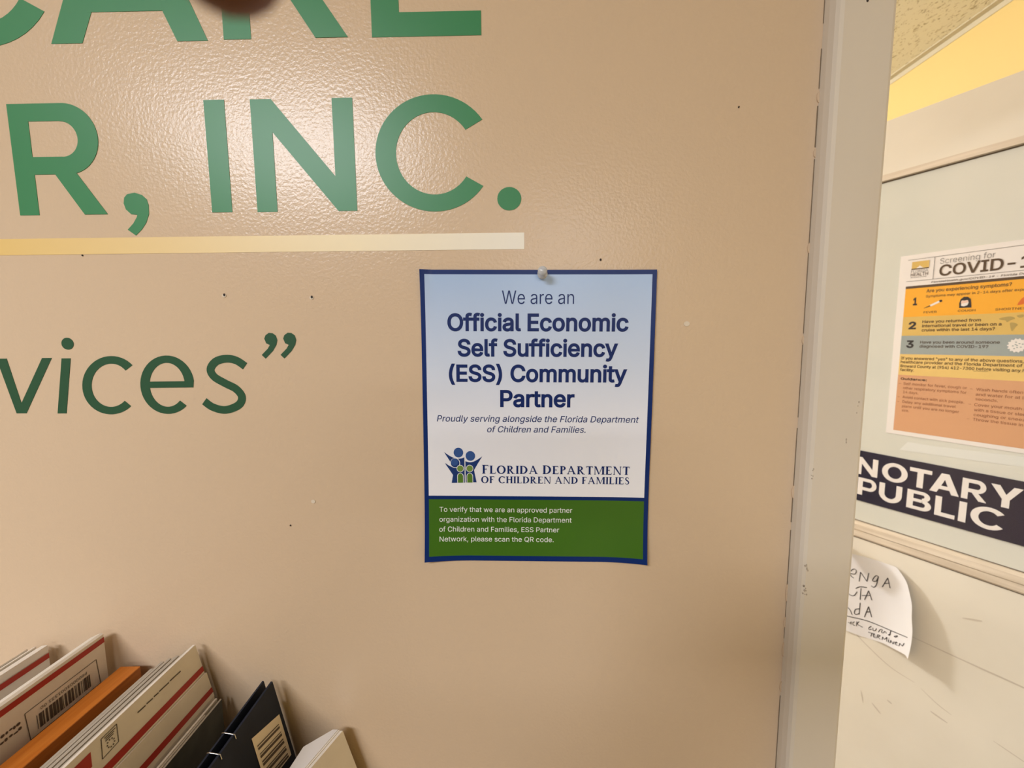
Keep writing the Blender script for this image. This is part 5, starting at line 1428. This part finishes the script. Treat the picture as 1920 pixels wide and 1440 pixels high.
# white pad at the right end
pad = thing('paper_pad', 'white paper pad at right end of the mailers, beside the navy envelope', 'pad', (-0.21, -0.1, CT))
ZT = 1.090
for i, (o0, o1) in enumerate(((0.0, 0.0055), (0.0059, 0.0072), (0.0076, 0.0104))):
    mb = MB()
    if i == 0:
        sect = [(-0.2349, -0.0700), (-0.2279, -0.0508), (-0.2255, -0.0308), (-0.2051, -0.0130), (-0.2000, -0.0130), (-0.2140, -0.0507), (-0.2211, -0.0700)]
    else:
        d0, d1 = -0.2056 + o0, -0.2056 + o1
        sect = [(d0 - 0.0211, -0.0700), (d0 - 0.014, -0.0507), (d0, -0.0130), (d1, -0.0130), (d1 - 0.014, -0.0507), (d1 - 0.0211, -0.0700)]
    zt = ZT - 0.0006 * i
    n = len(sect)
    lo = [(x + (zt - CT) * 0.30, y, CT) for x, y in sect]
    hi = [(x, y, zt) for x, y in sect]
    for q in range(n):
        mb.face([lo[q], lo[(q + 1) % n], hi[(q + 1) % n], hi[q]], M_paper if i == 0 else M_env)
    for ring in (lo, hi):
        mb.fill([(p[0], p[1]) for p in ring], [], lambda x, y, z=ring[0][2]: (x, y, z), M_paper if i == 0 else M_env)
    mb.build('sheet_block' if i == 0 else 'backing_card', pad)


# ================================================================== the person taking the picture, and the phone
M_skinp = add_mottle(mat('brown_skin', (0.17, 0.055, 0.012), 0.55), (0.155, 0.048, 0.010), (0.185, 0.062, 0.014), 60)
bsdf(M_skinp).inputs['Subsurface Weight'].default_value = 0.03
bsdf(M_skinp).inputs['Subsurface Radius'].default_value = (0.01, 0.004, 0.002)
M_shirt = add_bump(mat('grey_blue_shirt', (0.10, 0.12, 0.16), 0.85), 500, 0.3, 0.001)
M_trouser = add_bump(mat('dark_trousers', (0.035, 0.035, 0.045), 0.85), 500, 0.3, 0.001)
M_hair = mat('black_hair', (0.012, 0.010, 0.009), 0.6)
M_phone = mat('black_phone_glass', (0.012, 0.012, 0.014), 0.15)
M_eye = mat('eye_white', (0.75, 0.72, 0.68), 0.2)


def skin_mesh(name, verts, edges, radii, m, parent, root=0, levels=2):
    me = bpy.data.meshes.new(name)
    ox, oy, oz = parent['_o']
    me.from_pydata([(x - ox, y - oy, z - oz) for x, y, z in verts], edges, [])
    me.materials.append(m)
    o = bpy.data.objects.new(name, me)
    COL.objects.link(o)
    o.parent = parent
    sk = o.modifiers.new('skin', 'SKIN')
    if not me.skin_vertices:
        me.attributes.new
    for i, v in enumerate(me.skin_vertices[0].data):
        r = radii[i]
        v.radius = r if isinstance(r, tuple) else (r, r)
        v.use_root = i == root
    sk.use_smooth_shade = True
    sub = o.modifiers.new('subdivision', 'SUBSURF')
    sub.levels = sub.render_levels = levels
    return o


person = thing('person', 'person taking the picture, only a brown fingertip dips in at the top edge', 'person', (-0.06, -0.92, 0.0))
V, E, RAD = [], [], []


def joint(p, r, to=None):
    V.append(p)
    RAD.append(r)
    if to is not None:
        E.append((to, len(V) - 1))
    return len(V) - 1


pel = joint((-0.060, -0.920, 0.885), (0.15, 0.11))
wai = joint((-0.060, -0.925, 1.035), (0.135, 0.10), pel)
che = joint((-0.060, -0.920, 1.205), (0.155, 0.11), wai)
upc = joint((-0.060, -0.915, 1.325), (0.11, 0.085), che)
nek = joint((-0.060, -0.905, 1.415), 0.052, upc)
jaw = joint((-0.060, -0.885, 1.485), (0.062, 0.075), nek)
hea = joint((-0.060, -0.885, 1.555), (0.074, 0.092), jaw)
top_ = joint((-0.060, -0.895, 1.620), (0.060, 0.075), hea)
for s in (-1, 1):
    hip = joint((-0.06 + s * 0.095, -0.92, 0.82), 0.085, pel)
    kne = joint((-0.06 + s * 0.105, -0.90, 0.48), 0.056, hip)
    ank = joint((-0.06 + s * 0.11, -0.93, 0.085), 0.036, kne)
    hel = joint((-0.06 + s * 0.11, -0.90, 0.040), (0.038, 0.034), ank)
    toe = joint((-0.06 + s * 0.125, -0.79, 0.028), (0.036, 0.022), hel)
# left arm and hand: the index finger reaches over the phone's top edge
sl = joint((-0.23, -0.90, 1.340), 0.058, upc)
el = joint((-0.285, -0.66, 1.20), 0.042, sl)
fl = joint((-0.215, -0.56, 1.315), 0.037, el)
wl = joint((-0.132, -0.470, 1.412), (0.028, 0.022), fl)
pl_ = joint((-0.100, -0.440, 1.442), (0.030, 0.017), wl)
kn = joint((-0.082, -0.428, 1.462), (0.028, 0.014), pl_)
f = joint((-0.0720, -0.420, 1.486), 0.0100, kn)
f = joint((-0.0640, -0.394, 1.5180), 0.0090, f)
f = joint((-0.0545, -0.367, 1.5270), 0.0080, f)
f = joint((-0.0450, -0.3510, 1.5145), 0.0067, f)
f = joint((-0.0405, -0.3440, 1.5077), 0.0056, f)
for (mx, mz, px, pz, tx, tz) in ((-0.082, 1.470, -0.066, 1.474, -0.046, 1.466), (-0.084, 1.450, -0.067, 1.451, -0.046, 1.446), (-0.087, 1.432, -0.070, 1.430, -0.052, 1.427)):
    f = joint((mx, -0.416, mz), 0.0092, kn)
    f = joint((px - 0.006, -0.396, pz), 0.0084, f)
    f = joint((px + 0.008, -0.3845, pz - 0.001), 0.0076, f)
    f = joint((tx, -0.3855, tz), 0.0068, f)
f = joint((-0.090, -0.452, 1.452), 0.0125, pl_)
f = joint((-0.066, -0.438, 1.455), 0.0105, f)
f = joint((-0.040, -0.4215, 1.452), 0.0088, f)
# right arm and hand
sr = joint((0.11, -0.90, 1.340), 0.058, upc)
er = joint((0.270, -0.68, 1.19), 0.042, sr)
fr = joint((0.225, -0.57, 1.305), 0.037, er)
wr = joint((0.172, -0.475, 1.400), (0.028, 0.022), fr)
pr = joint((0.152, -0.445, 1.428), (0.030, 0.017), wr)
kr = joint((0.144, -0.430, 1.448), (0.028, 0.014), pr)
for (mx, mz, px, pz, tx, tz) in ((0.147, 1.478, 0.138, 1.487, 0.110, 1.482), (0.149, 1.460, 0.140, 1.464, 0.108, 1.460), (0.150, 1.442, 0.141, 1.443, 0.108, 1.440), (0.150, 1.425, 0.141, 1.423, 0.114, 1.420)):
    f = joint((mx, -0.417, mz), 0.0092, kr)
    f = joint((px + 0.004, -0.397, pz), 0.0084, f)
    f = joint((px - 0.012, -0.3835, pz - 0.001), 0.0076, f)
    f = joint((tx, -0.3850, tz), 0.0068, f)
f = joint((0.152, -0.456, 1.440), 0.0125, pr)
f = joint((0.130, -0.440, 1.448), 0.0105, f)
f = joint((0.106, -0.4215, 1.446), 0.0088, f)
skin_mesh('body', V, E, RAD, M_skinp, person)

# clothes follow the body
sv = [(-0.06, -0.92, 0.84), V[wai], V[che], (-0.06, -0.915, 1.350), V[sl], tuple(a + (b - a) * 0.5 for a, b in zip(V[sl], V[el])), V[sr], tuple(a + (b - a) * 0.5 for a, b in zip(V[sr], V[er]))]
skin_mesh('shirt', sv, [(0, 1), (1, 2), (2, 3), (3, 4), (4, 5), (3, 6), (6, 7)],
          [(0.205, 0.165), (0.19, 0.155), (0.205, 0.16), (0.15, 0.13), 0.088, 0.072, 0.088, 0.072], M_shirt, person, levels=1)
tv, te, tr = [(-0.06, -0.92, 1.00), (-0.06, -0.92, 0.88)], [(0, 1)], [(0.165, 0.14), (0.175, 0.15)]
for s in (-1, 1):
    k0 = len(tv)
    tv += [(-0.06 + s * 0.10, -0.92, 0.74), (-0.06 + s * 0.105, -0.90, 0.48), (-0.06 + s * 0.11, -0.925, 0.12)]
    te += [(1, k0), (k0, k0 + 1), (k0 + 1, k0 + 2)]
    tr += [0.105, 0.080, 0.066]
skin_mesh('trousers', tv, te, tr, M_trouser, person, levels=1)
mb = MB()
hc = Vector((-0.06, -0.897, 1.570))
mb.grid(20, 10, lambda u, v: hc + Vector((0.083 * math.sin(v * 1.75) * math.cos(6.2832 * u), 0.100 * math.sin(v * 1.75) * math.sin(6.2832 * u) - 0.018 * v, 0.098 * math.cos(v * 1.75))), M_hair)
mb.build('hair', person)
for s in (-1, 1):
    mb = MB()
    mb.grid(12, 8, lambda u, v: Vector((-0.06 + s * 0.031, -0.806, 1.553)) + Vector((math.sin(v * math.pi) * math.cos(6.2832 * u), math.sin(v * math.pi) * math.sin(6.2832 * u), math.cos(v * math.pi))) * 0.012, M_eye)
    mb.build('eye', person)
    mb = MB()
    mb.grid(12, 8, lambda u, v: Vector((-0.06 + s * 0.079, -0.895, 1.545)) + Vector((0.010 * math.sin(v * math.pi) * math.cos(6.2832 * u), 0.020 * math.sin(v * math.pi) * math.sin(6.2832 * u), 0.031 * math.cos(v * math.pi))), M_skinp)
    mb.build('ear', person)
mb = MB()
mb.tube([(-0.06, -0.800, 1.557), (-0.06, -0.787, 1.535), (-0.06, -0.782, 1.521), (-0.06, -0.800, 1.515)], 0.011, M_skinp, 10)
mb.build('nose', person)
mb = MB()
mb.tube([(-0.083, -0.808, 1.489), (-0.06, -0.800, 1.486), (-0.037, -0.808, 1.489)], 0.006, mat('lip', (0.24, 0.07, 0.05), 0.5), 8)
mb.build('mouth', person)

phone = thing('smartphone', 'black smartphone held sideways by the person, behind the lens of this view', 'phone', (0.035, -0.404, 1.42))
PC, PU, PR_, PF = Vector((-0.0167, -0.3887, 1.4759)), Vector((0.0067, 0.1043, 0.9945)), Vector((0.9998, 0.0155, -0.0084)), Vector((-0.0162, 0.9944, -0.1041))


def ph(x, y, z):
    """phone coordinates: x along the long side, y forward, z up, from the lens"""
    return PC + PR_ * x + PF * y + PU * z


def rounded(x0, x1, z0, z1, r, n=5):
    out = []
    for cx, cz, a0 in ((x1 - r, z1 - r, 0), (x0 + r, z1 - r, 90), (x0 + r, z0 + r, 180), (x1 - r, z0 + r, 270)):
        out += [(cx + r * math.cos(math.radians(a0 + 90 * i / n)), cz + r * math.sin(math.radians(a0 + 90 * i / n))) for i in range(n + 1)]
    return out


def phone_slab(mb, pl, y0, y1, m):
    for y in (y0, y1):
        mb.fill(pl, [], lambda x, z: ph(x, y, z), m)
    for a, b in zip(pl, pl[1:] + pl[:1]):
        mb.face([ph(a[0], y0, a[1]), ph(b[0], y0, b[1]), ph(b[0], y1, b[1]), ph(a[0], y1, a[1])], m)


mb = MB()
phone_slab(mb, rounded(-0.026, 0.134, -0.058, 0.020, 0.010), -0.0200, -0.0120, M_phone)
mb.build('phone_body', phone)
mb = MB()
phone_slab(mb, rounded(-0.016, 0.030, -0.034, 0.013, 0.008), -0.0120, -0.0095, M_phone)
mb.build('camera_bump', phone)
mb = MB()
phone_slab(mb, rounded(-0.022, 0.130, -0.054, 0.016, 0.008), -0.0203, -0.0200, mat('phone_screen', (0.02, 0.02, 0.025), 0.08))
mb.build('screen', phone)

# tidy helper properties
for o in COL.objects:
    if '_o' in o:
        del o['_o']
